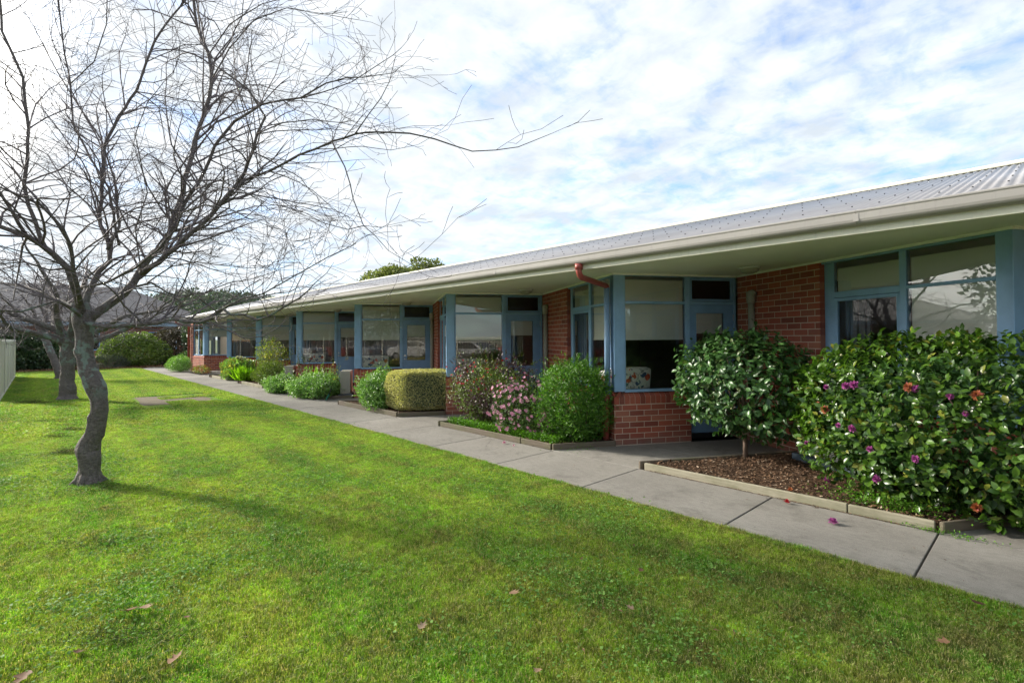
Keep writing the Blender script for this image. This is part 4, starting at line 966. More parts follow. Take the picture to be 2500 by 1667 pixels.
def rose(lb, c, hgt, n, seed):
    r0 = empty('climbing_rose', (c[0], c[1], 0.05), lb, 'rose'); mb = MB(); PP = []
    for k in range(n):
        a = rng.random()*6.28; tip = np.array([math.cos(a)*0.32*rng.random(), math.sin(a)*0.32*rng.random(), hgt*rng.uniform(0.6, 1.0)]); mid_ = tip*0.5+rng.normal(size=3)*0.05
        mb.tube([(0, 0, 0), mid_, tip], [0.008, 0.006, 0.003], 5)
        for t in np.linspace(0.25, 1, 16): PP.append(np.array([c[0], c[1], 0.05])+(mid_*2*t if t < 0.5 else mid_+(tip-mid_)*(2*t-1))+rng.normal(size=3)*0.045)
    mb.build('stem', M['stem'], r0); PP = np.array(PP); leaf_cloud('leaves', PP, rdir(len(PP)), rdir(len(PP)), rng.uniform(0.035, 0.06, len(PP)), 0.6, M['cam_leaf2'] if seed else M['yellow_leaf'], r0, 'fold')
    return r0, PP
rose('upright rose with glossy leaves left of the widest bright green bush', (-16.0, 6.05), 1.45, 9, 1)
r_, PP = rose('thin yellow flowered rose behind the widest green bush', (-13.6, 6.0), 0.95, 7, 0)
N = np.tile(np.array([[0, -1, 0.2]]), (len(PP), 1)); blossoms(r_, PP, unit(N), 5, 0.035, 'yellow_petal', 8, 2, False, 'flowers')
bush('euphorbia_bush', 'small light green feathery bush at the far end of the building', 'bush', (-30.2, 5.25, 0.36), (0.75, 0.55, 0.42), 3600, 'fresh_leaf', 0.07, 0.2, 61, 2.1, 0.18, 3, 0.4, 'fold')
bush('orange_flowered_plant', 'low plant with orange-red flowers against the far brick corner', 'plant', (-27.9, 5.75, 0.16), (1.0, 0.45, 0.20), 1500, [('yellow_leaf', 0.45), ('orange', 0.2), ('azalea_leaf', 0.35)], 0.05, 0.5, 62, 2.0, 0.2, 3, 0.5, 'fold')
# ground cover in the second bed and weeds at the camellia edge
def cover(poly_f, n, lb, z=0.06, size=0.022, m_='cover_leaf'):
    P = poly_f(n); N = unit(np.array([0, 0, 1.0])+rdir(len(P))*0.6); Y = unit(rdir(len(P))+np.array([0, 0, 0.4]))
    o = leaf_cloud('ground_cover', P, Y, N, rng.uniform(size*0.6, size*1.3, len(P)), 0.8, M[m_], None, 'fold'); return tag(o, lb, 'ground cover')
cover(lambda n: np.stack([rng.uniform(-7.6, -4.95, n), 5.47+np.abs(rng.normal(size=n))*0.16, 0.055+rng.random(n)*0.11], 1), 9000, 'bright green ground cover under the azalea')
cover(lambda n: np.stack([-1.05+rng.normal(size=n)*0.22, 5.50+np.abs(rng.normal(size=n))*0.08, 0.06+rng.random(n)*0.12], 1), 1300, 'green weeds growing over the pale timber edging', size=0.018)
cover(lambda n: np.stack([-0.62+rng.normal(size=n)*0.16, 5.38+rng.normal(size=n)*0.03, 0.003+rng.random(n)*0.03], 1), 350, 'tiny weeds in the path crack at the corner of the near timber edging', size=0.014)
cover(lambda n: np.stack([-4.72+rng.normal(size=n)*0.14, 5.75+rng.normal(size=n)*0.2, 0.003+rng.random(n)*0.04], 1)[:0 or n], 160, 'small weeds at the foot of the dark sleeper by the azalea bed', size=0.014)

# ================================================================== AIR CONDITIONER UNITS
def aircon(loc, ang, lb, w=0.80, h=0.62, d=0.28, casing='white'):
    r0 = empty('air_conditioner', loc, lb, 'air conditioner'); r0.rotation_euler = (0, 0, ang)
    b = MB(); b.box(-w/2, w/2, -d/2, d/2, 0.10, 0.10+h); b.build('casing', M[casing], r0, 0.012)
    b = MB(); b.box(-w/2-0.05, w/2+0.05, -d/2-0.04, d/2+0.04, 0.0, 0.085); b.build('plinth', M['slate'], r0, 0.005)
    b = MB(); b.smooth = True
    for k in range(9):
        rr = 0.04+k*0.022; n = 28
        b.tube([(-0.10+rr*math.cos(2*math.pi*j/n), -d/2-0.012, 0.10+h/2+rr*math.sin(2*math.pi*j/n)) for j in range(n+1)], 0.003, 4, False)
    b.build('fan_grille', M['grey_pipe'], r0)
    b = MB(); b.tube([(-0.10, -d/2-0.002, 0.10+h/2), (-0.10, -d/2-0.006, 0.10+h/2)], 0.225, 28); b.build('fan_opening', M['black'], r0)
    b = MB()
    for x in (-w/2+0.08, w/2-0.12): b.box(x, x+0.04, -d/2-0.02, d/2+0.02, 0.086, 0.10)
    b.build('feet', M['steel'], r0)
aircon((-1.80, 6.92, 0.058), R(-30), 'white air conditioner on a dark plinth behind the camellias')
_p = WB[4].P(3.22, 0, 0.24); aircon((_p.x, _p.y, 0.0), R(-30), 'pale grey air conditioner at the low brick corner beside the door marked 25', 0.75, 0.62, 0.28, 'grey_pipe')
_p = WB[5].P(3.22, 0, 0.24); aircon((_p.x, _p.y, 0.0), R(-30), 'white air conditioner half hidden behind the glossy upright rose', 0.75, 0.60, 0.28, 'grey_pipe')
r0 = empty('garden_trowel', (-13.1, 5.55, 0.0), 'green handled garden tool leaning by the wide green bush', 'garden tool')
b = MB(); b.tube([(0, 0, 0.0), (0.05, 0.06, 0.16)], 0.02, 8); b.build('handle', M['green_plastic'], r0)
b = MB(); b.tube([(0.05, 0.06, 0.16), (0.08, 0.11, 0.30)], [0.006, 0.02], 8); b.build('blade', M['black'], r0)

# ================================================================== FALLEN FLOWERS AND LEAVES
def fallen(px, py, m_, lb, r=0.045, zz=0.012, n=12):
    d_ = at(px, py, 1.0)-CAMP; t = (zz-CAM_H)/d_[2]; p = CAMP+d_*t
    P, Y, N, S = rosette((0, 0, 0), (0.1, 0, 1), r, n, 2); V, F, k = leaf_arrays(P, Y, N, S, 0.8, 'fold')
    o = np_obj('fallen_flower', V, F, M[m_], None, np.repeat(rng.random(len(P)), k)); o.location = p; tag(o, lb, 'flower', 'flowers fallen beside the beds')
fallen(2034, 1275, 'magenta', 'purple-pink fallen flower lying alone on the near path slab', 0.05)
fallen(1921, 1226, 'red_petal', 'small dark red fallen flower against the pale timber edging', 0.035)
fallen(1929, 1197, 'orange', 'faded orange fallen flower on the mulch behind the pale edging', 0.035, 0.08)
fallen(2019, 1173, 'magenta', 'purple fallen flower on the mulch at the left foot of the camellia bush', 0.045, 0.08)
fallen(1231, 1081, 'pink', 'pink azalea flower fallen on the path', 0.035)
fallen(1254, 1088, 'pink', 'paler crumpled pink petal on the path beside the pink fallen flower', 0.022, 0.008, 6)
def deadleaf(px, py, lb, s=0.09, m_='dead', zz=0.03):
    d_ = at(px, py, 1.0)-CAMP; t = (zz-CAM_H)/d_[2]; p = CAMP+d_*t
    T = np.array([[0, 0, 0], [-.22, .12, .05], [-.40, .35, .10], [-.20, .40, .04], [-.34, .68, .12], [-.10, .62, .03], [0, 1, .10], [.12, .66, .02], [.30, .72, .08], [.20, .42, .02], [.42, .30, .12], [.18, .14, .03], [0, .45, -.03]])*s
    F = np.array([[i, (i+1) % 12, 12] for i in range(12)])
    o = np_obj('dead_leaf', T, F, M[m_], None, np.full(13, random.random())); o.location = p; o.rotation_euler = (random.uniform(-.3, .3), random.uniform(-.3, .3), random.uniform(0, 6.28)); tag(o, lb, 'leaf', 'dead leaves on the lawn')
for a in [(300, 1489, 'large torn orange-brown dead leaf below the tree on the lawn', 0.13), (343, 1480, 'grey-brown curled dead leaf touching the large torn one', 0.10), (188, 1593, 'brown leaf on the dark clippings low on the left lawn', 0.08), (412, 1620, 'dark upright brown leaf near the bottom edge of the lawn', 0.09), (68, 1635, 'brown leaf in the bottom left corner of the lawn', 0.10), (447, 1505, 'small pale yellow leaf right of the large torn leaf', 0.05), (1023, 1535, 'thin reddish leaf on the lower middle lawn', 0.07), (1315, 1630, 'pale brown leaf near the lower middle edge', 0.06), (1548, 1487, 'orange-brown leaf on the lower right lawn', 0.06), (1568, 1387, 'pink-brown leaf in the lawn near the path', 0.05), (2385, 1466, 'wide flat brown leaf on the grass edge next to the path', 0.11), (65, 1163, 'reddish leaf left of the big trunk base', 0.06), (1243, 1446, 'pale straw coloured twig-like leaf in mid lawn', 0.09), (2320, 1565, 'small curled straw leaf in the right foreground', 0.07)]: deadleaf(*a)
for px, py, lb in [(2131, 1236, 'small tan leaf on the mulch behind the edging'), (2142, 1216, 'brown leaf beside the tan one on the mulch'), (2000, 1240, 'thin tan leaf at the foot of the pale edging')]: deadleaf(px, py, lb, 0.07, 'dead', 0.085)
def clump(px, py, sx, sy, n, lb, h=0.07):
    n = int(n*1.8)
    d_ = at(px, py, 1.0)-CAMP; t = (0.0-CAM_H)/d_[2]; p = CAMP+d_*t
    P = np.stack([rng.normal(size=n)*sx, rng.normal(size=n)*sy, np.abs(rng.normal(size=n))*h*0.6], 1); P[:, 2] *= np.exp(-(P[:, 0]/sx)**2/2-(P[:, 1]/sy)**2/2)
    rot = YAW; c_, s_ = math.cos(rot), math.sin(rot); Q = P.copy(); Q[:, 0] = P[:, 0]*c_-P[:, 1]*s_; Q[:, 1] = P[:, 0]*s_+P[:, 1]*c_
    Y = rdir(n); Y[:, 2] = np.abs(Y[:, 2])*0.5
    V, F, k = leaf_arrays(Q, Y, rdir(n), rng.uniform(0.012, 0.038, n), 0.16, 'tri')
    o = np_obj('grass_clippings', V, F, M['clip'], None, np.repeat(rng.random(n), k)); o.location = p; tag(o, lb, 'grass clippings', 'clumps of old grass clippings', 'stuff')
M['clip'] = leafmat('old_clippings', (0.035, 0.045, 0.014), (0.11, 0.12, 0.04), 0.8, 0.1, 0.2)
for a in [(78, 984, .26, .13, 1800, 'largest dark clump of clippings on the left lawn', 0.12), (165, 1106, .12, .06, 700, 'dark clump of clippings touching the big trunk', 0.10), (172, 1050, .16, .06, 500, 'dark clippings left of the big trunk at mid height'), (140, 1067, .16, .05, 400, 'flat strip of clippings left of the big trunk'), (120, 1030, .28, .05, 500, 'long thin strip of clippings on the left lawn'), (340, 1000, .35, .06, 500, 'strip of clippings in front of the bare soil patch'), (280, 985, .2, .05, 300, 'clippings behind the big trunk'), (205, 1330, .30, .12, 500, 'sparse clippings below the big trunk', 0.03), (240, 1195, .26, .14, 500, 'brown clippings at the right foot of the big trunk', 0.03), (300, 1560, .20, .07, 380, 'dark clippings in the lower left foreground', 0.04)]: clump(*a)
b = MB(); b.prism([(-17.8, 2.0), (-17.5, 2.5), (-17.1, 2.8), (-16.7, 3.4), (-16.0, 3.5), (-15.2, 3.35), (-14.45, 3.35), (-14.7, 2.9), (-15.2, 2.5), (-15.4, 1.85), (-16.3, 1.95)], -0.011, -0.004); struct(b.build('bare_soil_patch', M['soil']))

# ================================================================== GRASS
def grass_patch(seed, n, size, w0, w1, h0, h1):
    r = np.random.default_rng(seed); x = r.uniform(-size/2, size/2, n); y = r.uniform(-size/2, size/2, n)
    a = r.random(n)*6.28; lean = r.normal(size=(n, 2))*0.85; h = r.uniform(h0, h1, n)*(0.75+0.5*(np.sin(x*9+seed)*np.sin(y*8+2*seed)*0.5+0.5)); w = r.uniform(w0, w1, n)
    dx, dy = np.cos(a)*w/2, np.sin(a)*w/2
    b0 = np.stack([x-dx, y-dy, np.full(n, -0.012)], 1); b1 = np.stack([x+dx, y+dy, np.full(n, -0.012)], 1)
    mx_ = x+lean[:, 0]*h*0.35; my_ = y+lean[:, 1]*h*0.35
    m0 = np.stack([mx_-dx*.8, my_-dy*.8, h*0.55], 1); m1_ = np.stack([mx_+dx*.8, my_+dy*.8, h*0.55], 1)
    tp = np.stack([x+lean[:, 0]*h*1.1, y+lean[:, 1]*h*1.1, h*0.9], 1)
    V = np.stack([b0, b1, m1_, m0, tp], 1).reshape(-1, 3); i = (np.arange(n)*5)[:, None]
    return np_mesh('grass_patch', V, [i+np.array([[0, 1, 2, 3]]), i+np.array([[3, 2, 4]])], M['grass'], np.repeat(r.random(n), 5))
def weed_patch(seed, n, size):
    r = np.random.default_rng(seed); P = np.stack([r.normal(size=n)*size*0.28, r.normal(size=n)*size*0.28, np.abs(r.normal(size=n))*0.008+0.012], 1)
    Y = unit(r.normal(size=(n, 3))*np.array([1, 1, 0.3])+np.array([0, 0, 0.15])); N = unit(np.array([0, 0, 1])+r.normal(size=(n, 3))*0.3)
    V, F, k = leaf_arrays(P, Y, N, r.uniform(0.010, 0.026, n), 0.7, 'fold'); return np_mesh('weed_patch', V, F, M['weed'], np.repeat(r.random(n), k))
def src_coll(name, meshes):
    c = bpy.data.collections.new(name)
    for k, me in enumerate(meshes): c.objects.link(bpy.data.objects.new('%s_piece_%02d' % (name, k), me))
    return c
def scatter(name, coll, P, rot, scl, idx, label):
    me = bpy.data.meshes.new(name); me.vertices.add(len(P)); me.vertices.foreach_set('co', np.asarray(P, np.float32).ravel())
    for nme, dat, ty in (('rz', rot, 'FLOAT'), ('sc', scl, 'FLOAT'), ('id', idx, 'INT')):
        a = me.attributes.new(nme, ty, 'POINT'); a.data.foreach_set('value', np.asarray(dat, np.int32 if ty == 'INT' else np.float32))
    o = link(bpy.data.objects.new(name, me)); o['kind'] = 'stuff'; o['label'] = label
    ng = bpy.data.node_groups.new(name, 'GeometryNodeTree'); ng.interface.new_socket('Geometry', in_out='INPUT', socket_type='NodeSocketGeometry'); ng.interface.new_socket('Geometry', in_out='OUTPUT', socket_type='NodeSocketGeometry')
    gi = ng.nodes.new('NodeGroupInput'); go = ng.nodes.new('NodeGroupOutput'); ip = ng.nodes.new('GeometryNodeInstanceOnPoints')
    ci = ng.nodes.new('GeometryNodeCollectionInfo'); ci.inputs['Collection'].default_value = coll; ci.inputs['Separate Children'].default_value = True; ci.inputs['Reset Children'].default_value = True
    def na(nm, ty):
        n = ng.nodes.new('GeometryNodeInputNamedAttribute'); n.data_type = ty; n.inputs['Name'].default_value = nm; return n.outputs['Attribute']
    cx = ng.nodes.new('ShaderNodeCombineXYZ'); ng.links.new(na('rz', 'FLOAT'), cx.inputs[2])
    ng.links.new(gi.outputs[0], ip.inputs['Points']); ng.links.new(ci.outputs[0], ip.inputs['Instance']); ip.inputs['Pick Instance'].default_value = True
    ng.links.new(na('id', 'INT'), ip.inputs['Instance Index']); ng.links.new(cx.outputs[0], ip.inputs['Rotation']); ng.links.new(na('sc', 'FLOAT'), ip.inputs['Scale'])
    ng.links.new(ip.outputs[0], go.inputs[0]); md = o.modifiers.new('scatter', 'NODES'); md.node_group = ng; return o
PS = 0.6
near_c = src_coll('near_turf', [grass_patch(k, 13500, PS+0.03, 0.0018, 0.0038, 0.005, 0.018) for k in range(5)])
far_c = src_coll('far_turf', [grass_patch(20+k, 2600, PS+0.03, 0.006, 0.011, 0.010, 0.026) for k in range(4)])
ys = [LD-PS/2-0.005-k*PS for k in range(11)]
Pn, Pf = [], []
x = 3.0
while x > -37:
    for y in ys:
        if x < -33.6 and y > 2.6+(x+37): pass
        if -17.6 < x < -14.7 and 1.9 < y < 3.4: 
            if random.random() < 0.78: continue
        (Pn if x > -11.5 else Pf).append((x, y, 0))
    x -= PS
for nm, cl_, PP_, k in (('grass', near_c, Pn, 5), ('far_grass', far_c, Pf, 4)):
    PP_ = np.array(PP_); nn = len(PP_)
    scatter(nm, cl_, PP_, rng.integers(0, 4, nn)*math.pi/2, np.ones(nn), rng.integers(0, k, nn), 'short mown lawn grass')
wc = src_coll('weed', [weed_patch(40+k, 70, 0.42) for k in range(4)])
wp = np.stack([rng.uniform(-14, 2.5, 2200), rng.uniform(-2.2, LD-0.15, 2200), np.zeros(2200)], 1)
fld = np.sin(wp[:, 0]*1.3+0.5)*np.sin(wp[:, 1]*1.7+1)+np.sin(wp[:, 0]*0.6-wp[:, 1]*0.9)*0.8; wp = wp[fld+rng.normal(size=len(fld))*0.45 > 0.45]; nn = len(wp)
scatter('lawn_weeds', wc, wp, rng.random(nn)*6.28, rng.uniform(0.7, 1.3, nn), rng.integers(0, 4, nn), 'patches of clover and broad leaved weeds in the lawn')
# taller fringe where the lawn meets the path
n = 42000; xs = 2.8-36*rng.random(n)**1.7; V = np.stack([xs, LD-0.012+0.014*np.sin(xs*3.1)+0.012*np.sin(xs*9.7+1)+0.008*np.sin(xs*23)+rng.normal(size=n)*0.017, np.full(n, -0.01)], 1)
Y = unit(np.stack([rng.normal(size=n)*0.5, rng.normal(size=n)*0.35+0.18, np.ones(n)], 1))
o = leaf_cloud('grass_fringe', V, Y, rdir(n), rng.uniform(0.02, 0.045, n), 0.12, M['grass'], None, 'tri'); tag(o, 'longer grass fringe along the path edge')
n = 2600; P = np.stack([2.5-26*rng.random(n)**1.5, rng.uniform(-2.2, LD-0.05, n), rng.uniform(0.008, 0.02, n)], 1); fl2 = np.sin(P[:, 0]*1.1+2)*np.sin(P[:, 1]*1.5)+np.sin(P[:, 0]*0.5+P[:, 1]); P = P[fl2+rng.normal(size=n)*0.5 > 0.2]; n = len(P)
o = leaf_cloud('lawn_litter', P, unit(rdir(n)*np.array([1, 1, .25])), unit(np.array([0, 0, 1])+rdir(n)*0.4), 0.010+0.035*rng.random(n)**2.5, 0.35, M['dead'], None, 'fold'); tag(o, 'small dry leaf scraps lying in the lawn')
# litter specks on path
n = 260; xs = rng.uniform(-8, 3, n); P = np.stack([xs, rng.uniform(LD+0.02, 5.38, n), np.full(n, 0.003)], 1); Y = rdir(n); Y[:, 2] = 0.05
o = leaf_cloud('path_litter', P, Y, np.tile([[0, 0, 1.0]], (n, 1)), rng.uniform(0.008, 0.03, n), 0.25, M['chips'], None, 'flat'); tag(o, 'dry leaf crumbs scattered on the path')
n = 900; xs = rng.uniform(-3.4, -0.9, n); P = np.stack([xs, 5.40-np.abs(rng.normal(size=n))*0.012, np.full(n, 0.004)], 1); Y = rdir(n); Y[:, 2] = 0.1
o = leaf_cloud('bark_crumbs', P, Y, np.tile([[0, 0, 1.0]], (n, 1)), rng.uniform(0.006, 0.022, n), 0.5, M['chips'], None, 'flat'); tag(o, 'bark crumbs along the foot of the pale edging')

# ================================================================== BARE TREES
class Twigs:
    def __init__(s, seed): s.near = False; s.r = random.Random(seed); s.mb = MB(); s.count = 0
    def grow(s, p, d, L, r, lvl, droop=0.0, up=0.0):
        R_ = s.r
        if s.near and (Vector(p)+T1.location-Vector((0, 0, CAM_H))).length < 4.0: return
        seg = L/max(3, int(L/0.16)); n = int(L/seg); pts = [Vector(p)]; rad = [r]; d = Vector(d).normalized(); kids = []
        bend = Vector((R_.gauss(0, .09), R_.gauss(0, .09), R_.gauss(0.0, .07)))
        for k in range(n):
            j = 0.17 if lvl < 2 else 0.2
            z_ = Vector((R_.gauss(0, j), R_.gauss(0, j), R_.gauss(0, j)))
            if R_.random() < 0.12: bend = Vector((R_.gauss(0, .10), R_.gauss(0, .10), R_.gauss(0.0, .08)))
            d = (d+z_+bend+Vector((0, 0, up-droop*(k/n)-0.05*d.z))).normalized()
            if s.near and (pts[-1]+T1.location-Vector((0, 0, CAM_H))).length < 4.0: break
            if pts[-1].z < 1.75: d = (d+Vector((0, 0, 0.30))).normalized()
            pts.append(pts[-1]+d*seg*R_.uniform(0.75, 1.25)); rad.append(max(0.0022, r*(1-0.7*(k+1)/n)))
            if lvl < 3 and R_.random() < (0.85, 0.80, 0.5)[lvl]: kids.append((pts[-1].copy(), d.copy(), rad[-1], k/n))
        if len(pts) < 2: return
        s.mb.smooth = True; s.mb.tube(pts, rad, 5 if r > 0.008 else 3, False); s.count += 1
        for q, dd, rr, t in kids:
            ax = Vector((R_.gauss(0, 1), R_.gauss(0, 1), R_.gauss(0, 0.8))).normalized(); nd_ = (dd*0.95+ax*0.8); nd_.z *= 0.75; nd_.normalize()
            s.grow(q, nd_, L*R_.uniform(0.30, 0.62)*(1-0.3*t), rr*0.62, lvl+1, droop, up)
def limb(tree, pts, name='branch', sides=9):
    mb = MB(); mb.smooth = True; P = []; rd = []
    pts = [(Vector(p), r) for p, r in pts]
    for (a, ra), (b, rb) in zip(pts[:-1], pts[1:]):     # subdivide with a little wobble
        n = max(1, int((b-a).length/(0.12 if name != 'trunk' else 0.022)))
        for k in range(n):
            t = k/n; P.append(a.lerp(b, t)+Vector((random.gauss(0, 1), random.gauss(0, 1), random.gauss(0, 1)))*min(0.010, ra*0.25)*(0 if name == 'trunk' or (k == 0 and not P) else 1)); rd.append((ra+(rb-ra)*t)*(random.uniform(0.95, 1.06) if name != 'trunk' else 1))
    P.append(pts[-1][0]); rd.append(pts[-1][1])
    mb.tube([p-tree.location for p in P], rd, sides); o_ = mb.build(name, M['bark'], tree)
    if name == 'trunk':
        rm = max(rd)
        for v in o_.data.vertices:
            q = v.co; n_ = mnoise.noise(q*4.0+Vector((3, 1, 0)))*0.13+mnoise.noise(Vector((q.x*26, q.y*26, q.z*9)))*0.06+max(0, mnoise.noise(q*7+Vector((7, 7, 7)))-0.3)*0.35
            v.co = q+v.normal*n_*rm
    return P, rd
tloc = Vector(at(217, 1178, 5.745)); tloc.z = 0
T1 = empty('bare_tree', tuple(tloc), 'large leafless tree with a curved lichen spotted trunk in the near lawn', 'tree')
def L3(lst, d0, d1, r0, r1):
    n = len(lst); out = []
    for k, (x, y) in enumerate(lst):
        t = k/(n-1); dd = d0+(d1-d0)*t; wide = 0.92/math.sqrt(1+((x-1250)/FPX)**2); out.append((tuple(at(x, y, dd)), (r0+(r1-r0)*t**0.7)*wide))
    return out
# trunk with root flare
px_m = 5.74/FPX
tr_l = [((219, 1182), 42), ((219, 1172), 34), ((219, 1150), 28.5), ((218, 1125), 27.5), ((214, 1097), 30), ((222, 1075), 27), ((233, 1059), 25.5), ((239, 1030), 23.5), ((242, 1002), 25), ((240, 972), 24), ((235, 944), 28), ((227, 924), 26), ((218, 906), 24), ((212, 887), 22), ((208, 868), 21.5), ((207, 848), 22), ((206, 829), 23.5), ((205, 806), 26), ((203, 785), 27), ((200, 765), 25), ((196, 740), 22)]
limb(T1, [(tuple(at(x, y, 5.745)), r*px_m*0.78) for (x, y), r in tr_l], 'trunk', 32)
fl_ = MB(); fl_.smooth = True
for a in range(6):
    an = a*1.05+0.4; q = Vector((math.cos(an), math.sin(an), 0))
    fl_.tube([q*0.04+Vector((0, 0, 0.14)), q*0.09+Vector((0, 0, 0.04)), q*random.uniform(0.15, 0.21)+Vector((0, 0, -0.03))], [0.06, 0.045, 0.012], 8)
fl_.build('roots', M['bark'], T1)
limbs = [
 # (points, depth0, depth1, r0, r1)
 ([(203, 785), (232, 794), (262, 798), (317, 793), (381, 790), (421, 779), (457, 784), (490, 786), (517, 776), (530, 762), (543, 753), (563, 768), (594, 769), (627, 781), (655, 773), (688, 753), (711, 738), (732, 727), (749, 712)], 5.7, 4.9, .042, .008),
 ([(543, 753), (560, 745), (590, 730), (640, 718), (690, 690), (745, 660), (800, 628), (860, 600), (875, 585)], 5.1, 4.6, .016, .003),
 ([(205, 790), (232, 765), (263, 748), (299, 720), (324, 692), (345, 667), (358, 640), (398, 603), (414, 565), (437, 501), (446, 474), (459, 408), (474, 347), (502, 265), (520, 189), (510, 133), (480, 66), (472, 0), (470, -80)], 5.75, 6.6, .085, .018),
 ([(398, 603), (450, 500), (500, 423), (525, 357), (571, 296), (605, 275), (638, 255), (690, 245), (735, 240), (796, 204), (845, 190), (888, 189), (959, 179)], 6.0, 5.4, .035, .004),
 ([(735, 240), (790, 225), (860, 200), (920, 160), (960, 135), (980, 117)], 5.7, 5.3, .010, .003),
 ([(345, 667), (388, 639), (431, 603), (465, 572), (500, 544), (551, 485), (597, 423), (615, 370), (628, 327), (648, 286), (607, 219), (560, 185), (520, 158)], 5.7, 5.2, .048, .008),
 ([(500, 544), (561, 469), (600, 440), (658, 418), (695, 400), (730, 378), (770, 365), (811, 347), (867, 327), (920, 322), (1000, 326), (1060, 340), (1110, 356), (1153, 370), (1210, 367), (1265, 359), (1300, 345), (1345, 327)], 5.6, 4.3, .024, .0025),
 ([(811, 347), (842, 408), (855, 450), (862, 485), (888, 551), (915, 575), (949, 612), (1000, 643), (1030, 668)], 5.0, 4.6, .010, .002),
 ([(888, 551), (850, 560), (790, 545), (745, 520), (700, 505), (660, 508)], 4.8, 5.2, .006, .003),
 ([(888, 551), (925, 555), (972, 545)], 4.8, 4.7, .004, .002),
 ([(628, 327), (690, 300), (760, 292), (830, 300), (880, 310)], 5.3, 5.0, .010, .003),
 ([(867, 327), (900, 280), (930, 240), (950, 200), (965, 140)], 4.9, 4.8, .008, .003),
 ([(200, 765), (193, 720), (182, 690), (164, 655), (133, 622), (100, 598), (66, 577), (0, 551), (-80, 515)], 5.7, 5.0, .070, .030),
 ([(110, 605), (87, 540), (70, 500), (59, 449), (66, 380), (69, 316), (56, 189), (30, 130), (5, 77), (0, 0), (-10, -80)], 5.5, 5.3, .038, .015),
 ([(203, 765), (215, 720), (226, 690), (240, 665), (270, 638), (262, 590), (245, 551), (247, 459), (255, 357), (290, 285), (332, 224), (377, 102), (420, 40), (454, 0), (480, -60)], 5.8, 6.4, .060, .010),
 ([(262, 610), (291, 551), (285, 490), (278, 434), (262, 385), (250, 345), (189, 255), (148, 189), (117, 133), (80, 60), (40, 0)], 5.9, 6.8, .028, .006),
 ([(291, 600), (265, 459), (219, 383), (179, 306), (173, 204), (153, 102), (143, 0), (140, -60)], 6.0, 5.6, .022, .010),
 ([(196, 740), (186, 700), (180, 664), (172, 600), (155, 560), (100, 500), (30, 470), (-40, 440)], 5.6, 4.6, .045, .012),
 ([(200, 700), (260, 690), (330, 655), (385, 610), (430, 560), (445, 520), (500, 500), (560, 510), (610, 535)], 5.3, 4.7, .024, .005),
 ([(196, 770), (170, 750), (140, 735), (100, 745), (50, 760), (0, 758), (-60, 750)], 5.6, 4.8, .030, .012),
 ([(196, 770), (165, 742), (120, 720), (60, 700), (0, 690), (-60, 680)], 5.6, 6.4, .028, .010),
 ([(330, 700), (370, 690), (410, 715), (440, 725), (500, 715), (560, 690), (620, 680), (680, 660)], 5.6, 6.2, .020, .004),
 ([(360, 690), (420, 650), (480, 640), (560, 650), (620, 655), (700, 640)], 5.6, 5.0, .012, .003),
 ([(454, 470), (540, 440), (600, 470), (660, 500), (740, 505), (810, 530), (790, 600)], 6.2, 6.6, .012, .003),
 ([(173, 204), (230, 150), (260, 60), (262, 0), (262, -60)], 5.6, 5.4, .010, .006),
 ([(66, 577), (30, 520), (0, 470), (-30, 430)], 5.2, 4.8, .030, .018),
 ([(520, 189), (560, 120), (620, 50), (700, 20), (790, 35), (880, 50)], 6.3, 5.8, .014, .003),
 ([(510, 133), (560, 60), (640, 10), (720, -10)], 6.4, 6.0, .012, .005),
 ([(345, 667), (330, 560), (360, 470), (345, 400), (330, 330), (360, 250), (400, 200)], 5.5, 4.8, .012, .004),
 ([(164, 655), (120, 660), (60, 640), (0, 645), (-50, 640)], 5.5, 4.9, .020, .008),
]
tw = Twigs(5); tw.near = True
for li, (pts, d0, d1, r0_, r1_) in enumerate(limbs):
    P_, rd_ = limb(T1, L3(pts, d0, d1, r0_*0.9, r1_))
    last = 0
    for k in range(2, len(P_)-1):
        if li == 6 and k > len(P_)*0.45 and random.random() < 0.8: continue
        thick = rd_[k]
        prob = 0.95 if thick < 0.035 else 0.6
        for rep in range(2 if random.random() < 0.6 else 1):
          if random.random() < prob:
              ax_ = (P_[k+1]-P_[k-1]).normalized(); side = Vector((random.gauss(0, 1), random.gauss(0, 1), random.gauss(0.0, 0.5))).normalized()
              if P_[k].z < 2.6: side.z = abs(side.z)+0.15
              tw.grow(P_[k]-T1.location, (ax_*0.7+side*0.85), random.uniform(0.4, 1.7)*(1.0 if thick > 0.01 else 0.55), min(0.014, thick*0.55), random.choice((1, 1, 2)) if thick < 0.02 else 1, 0.05, 0.03)
    tw.grow(P_[-1]-T1.location, (P_[-1]-P_[-2]), 0.4, rd_[-1], 2)
print('TWIGS', tw.count, len(tw.mb.v)); t_o = tw.mb.build('twigs', M['twig'], T1); t_o['kind'] = 'stuff'

